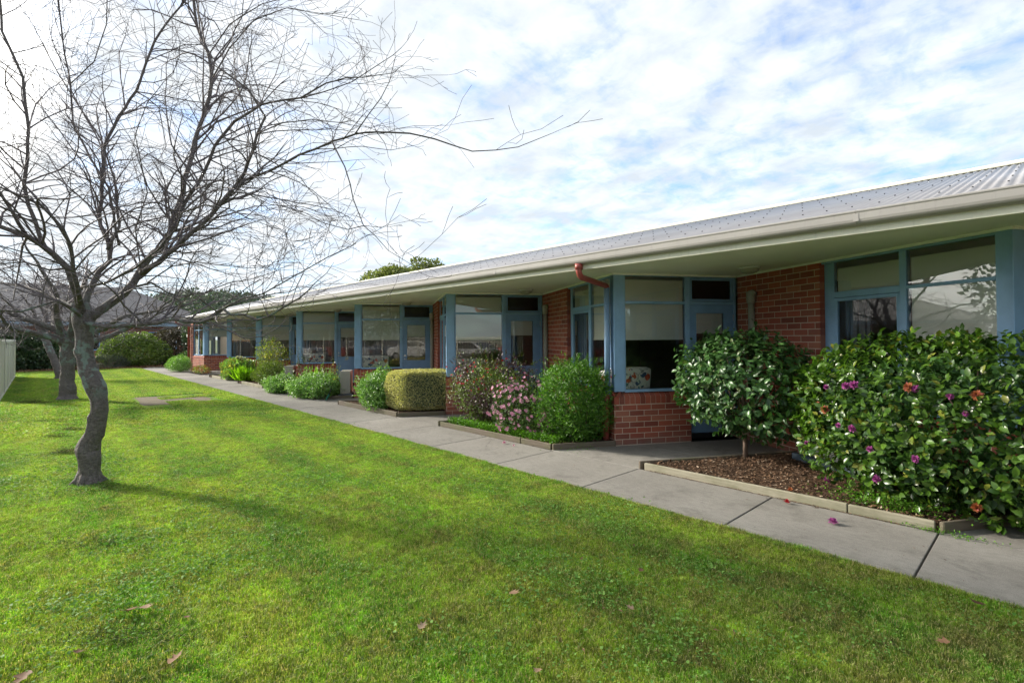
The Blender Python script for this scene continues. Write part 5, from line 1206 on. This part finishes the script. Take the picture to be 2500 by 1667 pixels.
def bare_tree(loc, h, lean, r, lb, seed, spread=1.0, lichen=False, bough=9, tr_pts=None, blen=2.6):
    T = empty('bare_tree', loc, lb, 'tree'); rr = random.Random(seed)
    tp = tr_pts or [((0, 0, -0.05), r*1.7), ((0, 0, 0.12), r*1.15), ((lean[0]*0.3, lean[1]*0.3, h*0.35), r*0.95), ((lean[0]*0.7, lean[1]*0.7, h*0.7), r), ((lean[0], lean[1], h), r*1.05)]
    limb(T, [(Vector(loc)+Vector(p), q) for p, q in tp], 'trunk', 14)
    top = Vector(loc)+Vector(tp[-1][0]); tw = Twigs(seed); tw.mb = MB()
    for k in range(bough):
        a = 2*math.pi*k/bough+rr.uniform(-0.3, 0.3); el_ = rr.uniform(0.15, 1.2); d = Vector((math.cos(a)*math.cos(el_)*spread, math.sin(a)*math.cos(el_)*spread, math.sin(el_)))
        pts = [(top-Vector((0, 0, rr.uniform(0, 0.25))), r*0.55)]; p = pts[0][0].copy(); L = rr.uniform(0.8, 1.2)*blen; n = 9
        for j in range(n):
            d = (d+Vector((rr.gauss(0, .22), rr.gauss(0, .22), rr.gauss(0.03, .16)))).normalized(); p = p+d*L/n; pts.append((p.copy(), r*0.55*(1-(j+1)/n*0.85)))
        P_, rd_ = limb(T, pts)
        for q in range(3, len(P_)-1, 2):
            for _z in range(2): tw.grow(P_[q]-T.location, (P_[q+1]-P_[q-1]).normalized()*0.5+Vector((rr.gauss(0, 1), rr.gauss(0, 1), rr.gauss(0.1, .7))).normalized(), rr.uniform(0.5, 1.4), min(0.012, rd_[q]*0.5), 1)
    o = tw.mb.build('twigs', M['twig'], T); o['kind'] = 'stuff'; print('TW', tw.count); return T
g2 = at(165, 972, 13.9); g3 = at(146, 922, 21.4)
bare_tree((g2[0], g2[1], 0), 1.75, (0.05, 0.0), 0.165, 'second leafless tree with a straight pale trunk behind the big one', 21, 1.25, bough=11, blen=3.0)
bare_tree((g3[0], g3[1], 0), 2.1, (-0.95, -0.55), 0.13, 'third thin leaning leafless tree in front of the far hedge', 22, 1.2, bough=8, blen=2.6)

# ================================================================== FAR LEFT: fences, hedges, neighbouring house, hill
def steel_fence():
    r0 = empty('steel_fence', (-31.55, -0.76, 0), 'cream corrugated steel fence along the left edge of the lawn', 'fence')
    x0, x1 = -31.55, -19.2
    nseg = 5; w = (x1-x0)/nseg
    for k in range(nseg):
        xs_ = np.linspace(x0+k*w+0.03, x0+(k+1)*w-0.03, 49); ph = (np.arange(49) % 8); dy = np.where(ph < 3, 0.018, np.where(ph == 3, 0.0, np.where(ph < 7, -0.018, 0.0)))
        V = np.concatenate([np.stack([xs_, -0.76+dy, np.full(49, z)], 1) for z in (0.04, 1.56)])-np.array(r0.location); i = np.arange(48)
        np_obj('panel', V, np.stack([i, i+1, 49+i+1, 49+i], 1), M['fence'], r0)
    for k in range(nseg+1):
        p = MB(); p.box(x0+k*w-0.03, x0+k*w+0.03, -0.80, -0.72, -0.1, 1.66); o = p.build('post', M['fence'], r0, 0.004); o.location = -r0.location
    for z0, z1 in ((0.0, 0.06), (1.54, 1.60)):
        p = MB(); p.box(x0, x1, -0.795, -0.725, z0, z1); o = p.build('rail', M['fence'], r0); o.location = -r0.location
steel_fence()
def picket_fence(x0, x1, y, lb):
    r0 = empty('loop_top_fence', (x0, y, 0), lb, 'fence'); rest = MB(); rest.smooth = True
    x = x0; k = 0
    for z in (0.18, 1.42, 1.60):
        p = MB(); p.box(0, x1-x0, -0.02, 0.02, z, z+0.03); p.build('rail', M['fence'], r0)
    while x < x1:
        rest.tube([(x-x0, 0, 0.06), (x-x0, 0, 1.62)], 0.010, 4); x += 0.15
    rest.smooth = True; x = x0
    while x < x1-0.2:
        rest.tube([(x-x0+0.075-0.075*math.cos(a_), 0, 1.63+0.07*math.sin(a_)) for a_ in np.linspace(0, math.pi, 6)], 0.009, 3); x += 0.30
    o = rest.build('pickets', M['fence'], r0); o['kind'] = 'stuff'
    for k in range(int((x1-x0)/2.4)+1):
        p = MB(); p.box(k*2.4-0.03, k*2.4+0.03, -0.03, 0.03, -0.1, 1.72); p.build('post', M['fence'], r0)
picket_fence(-19.0, 34, -2.3, 'cream loop topped steel fence beyond the lawn, mirrored in the windows')
def cross_fence():
    r0 = empty('loop_top_fence', (4.6, -2.3, 0), 'cream loop topped steel fence across the near end of the lawn, mirrored in the windows', 'fence'); rest = MB()
    for z in (0.18, 1.42, 1.60):
        p = MB(); p.box(-0.02, 0.02, 0, 6.5, z, z+0.03); p.build('rail', M['fence'], r0)
    y = 0
    while y < 6.5: rest.tube([(0, y, 0.06), (0, y, 1.62)], 0.014, 5); y += 0.14
    y = 0
    while y < 6.3: rest.tube([(0, y+0.07-0.07*math.cos(a_), 1.63+0.07*math.sin(a_)) for a_ in np.linspace(0, math.pi, 6)], 0.011, 4); y += 0.28
    o = rest.build('pickets', M['fence'], r0); o['kind'] = 'stuff'
    for k in range(3):
        p = MB(); p.box(-0.03, 0.03, k*3.2-0.03, k*3.2+0.03, -0.1, 1.72); p.build('post', M['fence'], r0)
cross_fence()
# parked cars beyond it (seen in the window reflections)
def car(loc, rz, col, lb):
    r0 = empty('parked_car', loc, lb, 'car', 'cars parked beyond the fence'); r0.rotation_euler = (0, 0, rz)
    pm = paint(lb[:12].replace(' ', '_')+'_paint', col, 0.2, 0.02, 1, 0)
    prof = [(-2.15, 0.35), (-2.2, 0.75), (-2.05, 0.95), (-1.35, 1.02), (-0.75, 1.42), (0.6, 1.47), (1.35, 1.05), (2.1, 0.98), (2.2, 0.6), (2.15, 0.3)]
    b = MB(); n = len(prof); w = 0.86
    def yy(z): return w if z < 1.0 else w-0.16*(z-1.0)/0.45
    vs = [(x, -yy(z), z) for x, z in prof]+[(x, yy(z), z) for x, z in prof]
    b.add(vs, [tuple(range(n)), tuple(range(n, 2*n))[::-1]]+[(i, n+i, n+(i+1) % n, (i+1) % n) for i in range(n)]); b.build('body', pm, r0, 0.05)
    for s_ in (-1, 1):
        g_ = MB(); g_.add([(-1.15, s_*0.868, 1.04), (1.12, s_*0.868, 1.06), (0.55, s_*0.735, 1.41), (-0.70, s_*0.74, 1.37)], [(0, 1, 2, 3)]); g_.build('side_window', M['dark_glass'], r0)
        for x in (-1.35, 1.35):
            t_ = MB(); t_.smooth = True; t_.tube([(x, s_*0.70, 0.32), (x, s_*0.885, 0.32)], 0.32, 18); t_.build('wheel', M['black'], r0)
            t_ = MB(); t_.tube([(x, s_*0.88, 0.32), (x, s_*0.893, 0.32)], 0.19, 12); t_.build('hubcap', M['steel'], r0)
    g_ = MB(); g_.add([(-1.32, -0.74, 1.06), (-1.32, 0.74, 1.06), (-0.80, 0.66, 1.405), (-0.80, -0.66, 1.405)], [(0, 1, 2, 3)]); g_.add([(1.30, -0.74, 1.09), (1.30, 0.74, 1.09), (0.66, 0.66, 1.455), (0.66, -0.66, 1.455)], [(0, 1, 2, 3)]); g_.build('windscreen', M['dark_glass'], r0)
    for s_ in (-1, 1):
        t_ = MB(); t_.box(2.12, 2.19, s_*0.62-0.14, s_*0.62+0.14, 0.70, 0.84); t_.build('tail_light', M['red_pipe'], r0)
for k, (x, y, rz, col, lb) in enumerate([(9.0, -0.2, 100, (.5, .5, .52), 'pale silver car behind the fence that crosses the lawn'), (9.6, 3.0, 95, (.55, .04, .03), 'bright red car nearest the path behind the crossing fence'), (9.4, -3.4, 92, (.6, .6, .6), 'white car at the corner behind the crossing fence'), (-9, -6.5, 90, (.55, .56, .58), 'silver car parked in the row beyond the fence'), (-5.6, -6.4, 90, (.03, .03, .035), 'black car parked in the row beyond the fence'), (-2.2, -6.6, 90, (.6, .6, .6), 'white car parked in the row beyond the fence'), (1.4, -6.5, 90, (.2, .03, .03), 'red car parked in the row beyond the fence'), (5.0, -6.4, 90, (.30, .32, .34), 'grey car parked in the row beyond the fence'), (12.5, -7.5, 90, (.06, .08, .12), 'navy car parked in the row beyond the fence'), (-13, -6.5, 90, (.04, .05, .05), 'dark green car parked in the row beyond the fence')]): car((x, y, -0.03), R(rz), col, lb)
M['orange_wall'] = paint('apricot_render', (0.46, 0.28, 0.15), 0.8); M['tile_roof'] = paint('grey_roof_tiles', (0.095, 0.09, 0.095), 0.7, 0.15, 6)
def house(loc, rz, L, Wd, H, rh, wall, lb, name='house', roofm='tile_roof'):
    r0 = empty(name, loc, lb, 'house'); r0.rotation_euler = (0, 0, rz)
    b = MB(); b.box(-L/2, L/2, -Wd/2, Wd/2, -0.1, H); b.build('wall', M[wall], r0)
    o = 0.6; x0, x1, y0, y1 = -L/2-o, L/2+o, -Wd/2-o, Wd/2+o; hp = Wd/2+o
    b = MB(); b.add([(x0, y0, H-0.05), (x1, y0, H-0.05), (x1, y1, H-0.05), (x0, y1, H-0.05), (x0+hp, 0, H+rh), (x1-hp, 0, H+rh)], [(0, 1, 5, 4), (1, 2, 5), (2, 3, 4, 5), (3, 0, 4), (3, 2, 1, 0)]); b.build('roof', M[roofm], r0)
    b = MB(); b.box(x0, x1, y0-0.02, y0, H-0.22, H-0.02); b.box(x0, x1, y1, y1+0.02, H-0.22, H-0.02); b.box(x0-0.02, x0, y0, y1, H-0.22, H-0.02); b.box(x1, x1+0.02, y0, y1, H-0.22, H-0.02); b.build('fascia_board', M['pale_blue'], r0)
    k = int(L/3.4)
    for j in range(k):
        x = -L/2+L*(j+0.5)/k
        for s_ in (-1, 1):
            w = MB(); w.box(x-0.75, x+0.75, s_*(Wd/2)-0.03, s_*(Wd/2)+0.03, 0.9, 2.1); wo = w.build('window', M['blue_pipe'], r0)
            g_ = MB(); g_.box(x-0.68, x+0.68, s_*(Wd/2)-0.035, s_*(Wd/2)+0.035, 0.97, 2.03); g_.build('pane', M['dark_glass'], wo)
    return r0
house((10, -20, 0), R(8), 16, 8, 2.8, 2.2, 'orange_wall', 'apricot house with a grey hipped roof across the car park')
house((-10, -24, 0), R(-6), 14, 8, 2.8, 2.0, 'white', 'white house with a grey hipped roof across the car park')
# neighbouring brick wing closing the lawn at the far end
M['far_brick'] = paint('far_red_brick', (0.27, 0.075, 0.05), 0.8, 0.2, 4, 0.3)
M['far_brick_mortar'] = M['mortar']
def wing():
    r0 = empty('brick_wing', (-47.5, 1.5, 0), 'low red brick wing with a grey roof and blue fascia beyond the hedge', 'building')
    loc = r0.location
    Wg = Wall((-46.0, -16.0), R(90))          # face looks to +x
    b = MB(); b.cur = 0; Wg.box(b, 0, 26, -0.1, 2.62, -0.25, -0.004); o = b.build('wall', M['mortar'], r0); o.location = -loc
    bk = MB()
    for kk in range(31):
        z = kk*0.086; a = (0.12 if kk % 2 else 0)
        while a < 26:
            bk.cur = random.random(); Wg.box(bk, a, min(26, a+0.23), z+0.005, z+0.081, -0.1, random.uniform(-.001, .001)); a += 0.24
    o = bk.build('bricks', M['brick'], r0); o.location = -loc; o['kind'] = 'stuff'
    b = MB(); Wg.box(b, -0.6, 26.6, 2.62, 2.86, 0.55, 0.60); o = b.build('fascia_board', M['pale_blue'], r0); o.location = -loc
    b = MB(); Wg.box(b, -0.6, 26.6, 2.60, 2.62, -0.2, 0.55); o = b.build('soffit', M['soffit'], r0); o.location = -loc
    b = MB(); q = [Wg.P(-0.7, 2.90, 0.68), Wg.P(26.7, 2.90, 0.68), Wg.P(21.5, 6.0, -7.5), Wg.P(4.5, 6.0, -7.5), Wg.P(26.7, 2.90, -15.5), Wg.P(-0.7, 2.90, -15.5)]
    b.add(q, [(0, 1, 2, 3), (1, 4, 2), (4, 5, 3, 2), (5, 0, 3)]); o = b.build('roof', M['tile_roof'], r0); o.location = -loc
    for a0 in (3.5, 8.5, 13.0, 17.4, 22.0):
        w = MB(); ring(Wg, w, a0, a0+1.8, 0.9, 2.2, 0.07, -0.02, 0.02); wo = w.build('window', M['blue'], r0); wo.location = -loc
        g_ = MB(); Wg.box(g_, a0+0.07, a0+1.73, 0.97, 2.13, -0.01, 0.006); g_.build('pane', M['dark_glass'], wo)
wing()
def hedge_bush(name, lb, c, rad, n, m_, seed, size=0.09, cat='bush', power=2.3, amp=0.18, zmin=0.02, w=0.6):
    r0 = empty(name, (c[0], c[1], 0), lb, cat); P, N = shell_points(c, rad, n, seed, 0.5, power, amp, 3.0, zmin); Y, Nn = bushy(P, N, 0.2, 0.8)
    leaf_cloud('foliage', P, Y, Nn, rng.uniform(size*0.7, size*1.3, n), w, M[m_], r0, 'fold'); stems('stem', (c[0], c[1], 0), P, M['stem'], r0, 0.015, 10, 0.15); return r0
hedge_bush('hedge', 'dark green hedge behind the end of the cream steel fence', (-38.6, -0.9, 0.95), (1.3, 3.1, 1.18), 26000, 'hedge_leaf', 71, 0.13, 'hedge')
hedge_bush('laurel_bush', 'pale green broad leaved shrub right of the big trunk at the lawn end', (-38.9, 4.2, 0.95), (1.5, 1.75, 1.10), 9000, 'olive_leaf', 73, 0.14)
hedge_bush('brown_shrub', 'brownish tall shrub left of the building end', (-40.2, 6.7, 1.2), (1.5, 1.6, 1.35), 9000, 'brown_leaf', 74, 0.12)
hedge_bush('evergreen_tree', 'dark glossy evergreen standing against the left end of the building', (-38.6, 8.3, 1.9), (1.9, 1.5, 1.9), 14000, 'hedge_leaf', 75, 0.12, 'tree')
hedge_bush('lavender', 'grey-green lavender mound in front of the pale shrub', (-37.4, 2.9, 0.32), (0.7, 0.9, 0.40), 2600, 'grey_leaf', 76, 0.12, 'plant', w=0.12)
hedge_bush('low_shrub', 'low dark shrub beneath the evergreen beside the path end', (-35.8, 6.9, 0.42), (0.9, 0.8, 0.5), 3500, 'azalea_leaf', 77, 0.09)
# leaf litter along that border
n = 5200; P = np.stack([rng.uniform(-40, -35.6, n), rng.uniform(-1.5, 5.6, n), rng.uniform(0.0, 0.05, n)], 1); P[:, 0] += 0.0
o = leaf_cloud('leaf_litter', P, unit(rdir(n)*np.array([1, 1, .3])), unit(np.array([0, 0, 1])+rdir(n)*0.5), rng.uniform(0.06, 0.13, n), 0.6, M['dead'], None, 'fold'); tag(o, 'brown fallen leaves under the far hedge')
b = MB(); b.prism([(-42, -6), (-36.6, -2.4), (-36.4, 2.6), (-35.0, 4.25), (-38.5, 5.6), (-42, 7)], -0.1, 0.004); struct(b.build('garden_border', M['mulch']))
b = MB(); b.box(-35.45, -35.30, 7.02, 7.17, -0.1, 1.65); o = b.build('timber_post', M['post']); tag(o, 'weathered grey timber post among the dark shrubs', 'post')
r0 = empty('gate_panel', (-33.7, 6.75, 0), 'pale grey gate panel left of the far red downpipe', 'gate')
b = MB(); b.box(-0.45, 0.45, -0.02, 0.02, 0.05, 1.62); b.build('panel', M['white'], r0); b = MB(); b.box(-0.5, -0.45, -0.03, 0.03, -0.1, 1.68); b.box(0.45, 0.5, -0.03, 0.03, -0.1, 1.68); b.build('frame', M['white'], r0)
# tree beyond the roof
for (px, py, dep, rx, rz_, n, lb, sd_) in [(962, 676, 42, 3.0, 1.4, 5200, 'broad yellow-green tree top showing over the roof', 81), (1050, 660, 44, 1.9, 1.1, 3200, 'smaller tree top right of the broad one over the roof', 82), (1000, 684, 50, 3.2, 1.6, 3000, 'darker tree top behind the two yellow-green ones', 83)]:
    c = at(px, py, dep); r0 = empty('garden_tree', (c[0], c[1], 0), lb, 'tree')
    cc = []; nn_ = []
    for k in range(9):
        a = rng.random()*6.28; o_ = np.array([math.cos(a)*rx*0.6*rng.random(), math.sin(a)*rx*0.6*rng.random(), rng.uniform(-0.5, 0.35)*rz_]); p, nn = shell_points(c+o_, (rx*0.42, rx*0.42, rz_*0.5), n//9, sd_*10+k, 0.5, 2, 0.2, 4, -99); cc.append(p); nn_.append(nn)
    P = np.concatenate(cc); N = np.concatenate(nn_); Y, Nn = bushy(P, N, 0.2, 0.9)
    leaf_cloud('crown', P, Y, Nn, rng.uniform(0.14, 0.28, len(P)), 0.7, M['far_leaf'] if sd_ < 83 else M['hedge_leaf'], r0, 'flat')
    t_ = MB(); t_.smooth = True; t_.tube([(0, 0, -0.1), (0.1, 0.1, c[2]*0.5), (0, 0, c[2])], [0.3, 0.22, 0.12], 8); t_.build('trunk', M['bark'], r0)
# wooded hill
hd = 330
hp = []
for px, h in [(250, 14), (330, 24), (400, 29), (470, 31), (540, 30), (620, 27), (700, 25), (780, 23), (860, 21), (960, 15), (1100, 8)]:
    c = at(px, 820, hd); hp.append((c[0], c[1], h))
H_ = MB(); rows = 5
for j in range(rows):
    t = j/(rows-1)
    for x, y, h in hp:
        L_ = math.hypot(x, y); s_ = (hd-110+t*170)/hd; H_.v.append((x*s_, y*s_, -0.2+h*(math.sin(t*math.pi/2))-1.5)); H_.t.append(0)
nh = len(hp); H_.f = [(j*nh+i, j*nh+i+1, (j+1)*nh+i+1, (j+1)*nh+i) for j in range(rows-1) for i in range(nh-1)]; H_.sm = [True]*len(H_.f)
struct(H_.build('hill', M['ground']))
PP, NN_ = [], []
for k in range(430):
    u_ = rng.random()*(nh-1); i0 = int(u_); fr = u_-i0; t = 0.15+0.8*rng.random(); x = hp[i0][0]*(1-fr)+hp[i0+1][0]*fr; y = hp[i0][1]*(1-fr)+hp[i0+1][1]*fr; h = hp[i0][2]*(1-fr)+hp[i0+1][2]*fr
    s_ = (hd-110+t*170)/hd; z = h*math.sin(t*math.pi/2)-1.5; r_t = rng.uniform(3.2, 6.5); p, nn = shell_points((x*s_, y*s_, z+r_t*0.6), (r_t, r_t, r_t*rng.uniform(0.8, 1.2)), 110, 1000+k, 0.5, 2, 0.3, 4, -99); PP.append(p); NN_.append(nn)
P = np.concatenate(PP); N = np.concatenate(NN_); Y, Nn = bushy(P, N, 0.2, 0.9)
o = leaf_cloud('forest', P, Y, Nn, rng.uniform(1.1, 2.1, len(P)), 0.8, M['gum_leaf'], None, 'flat', tint=np.repeat(rng.random(430), 110)*0.75+rng.random(len(P))*0.2); tag(o, 'eucalypt forest covering the hill beyond the roof')

# trees and shrubs round the car park (they show in the window glass)
for k, (x, y, rx, ry, rz_, lb) in enumerate([(15.5, 3.5, 1.0, 5.0, 0.95, 'dark hedge across the lawn end behind the camera'), (40, -22, 6, 5, 4, 'broad dark tree at the corner of the car park'), (60, -4, 5, 7, 4.0, 'dark tree beyond the end of the fence'), (42, 12, 5, 6, 5, 'dark tree past the end of the building'), (-26, -26, 7, 5, 5, 'dark tree left of the white house'), (24, -30, 6, 5, 6, 'tall dark tree behind the apricot house'), (0, -34, 7, 5, 6, 'tall dark tree between the two houses'), (-42, -20, 6, 6, 5, 'dark tree at the far corner of the car park')]):
    hedge_bush('hedge' if k == 0 else 'garden_tree', lb, (x, y, rz_*0.75), (rx, ry, rz_), 9000 if k == 0 else 5000, 'hedge_leaf', 200+k, 0.11 if k == 0 else 0.45, 'hedge' if k == 0 else 'tree')
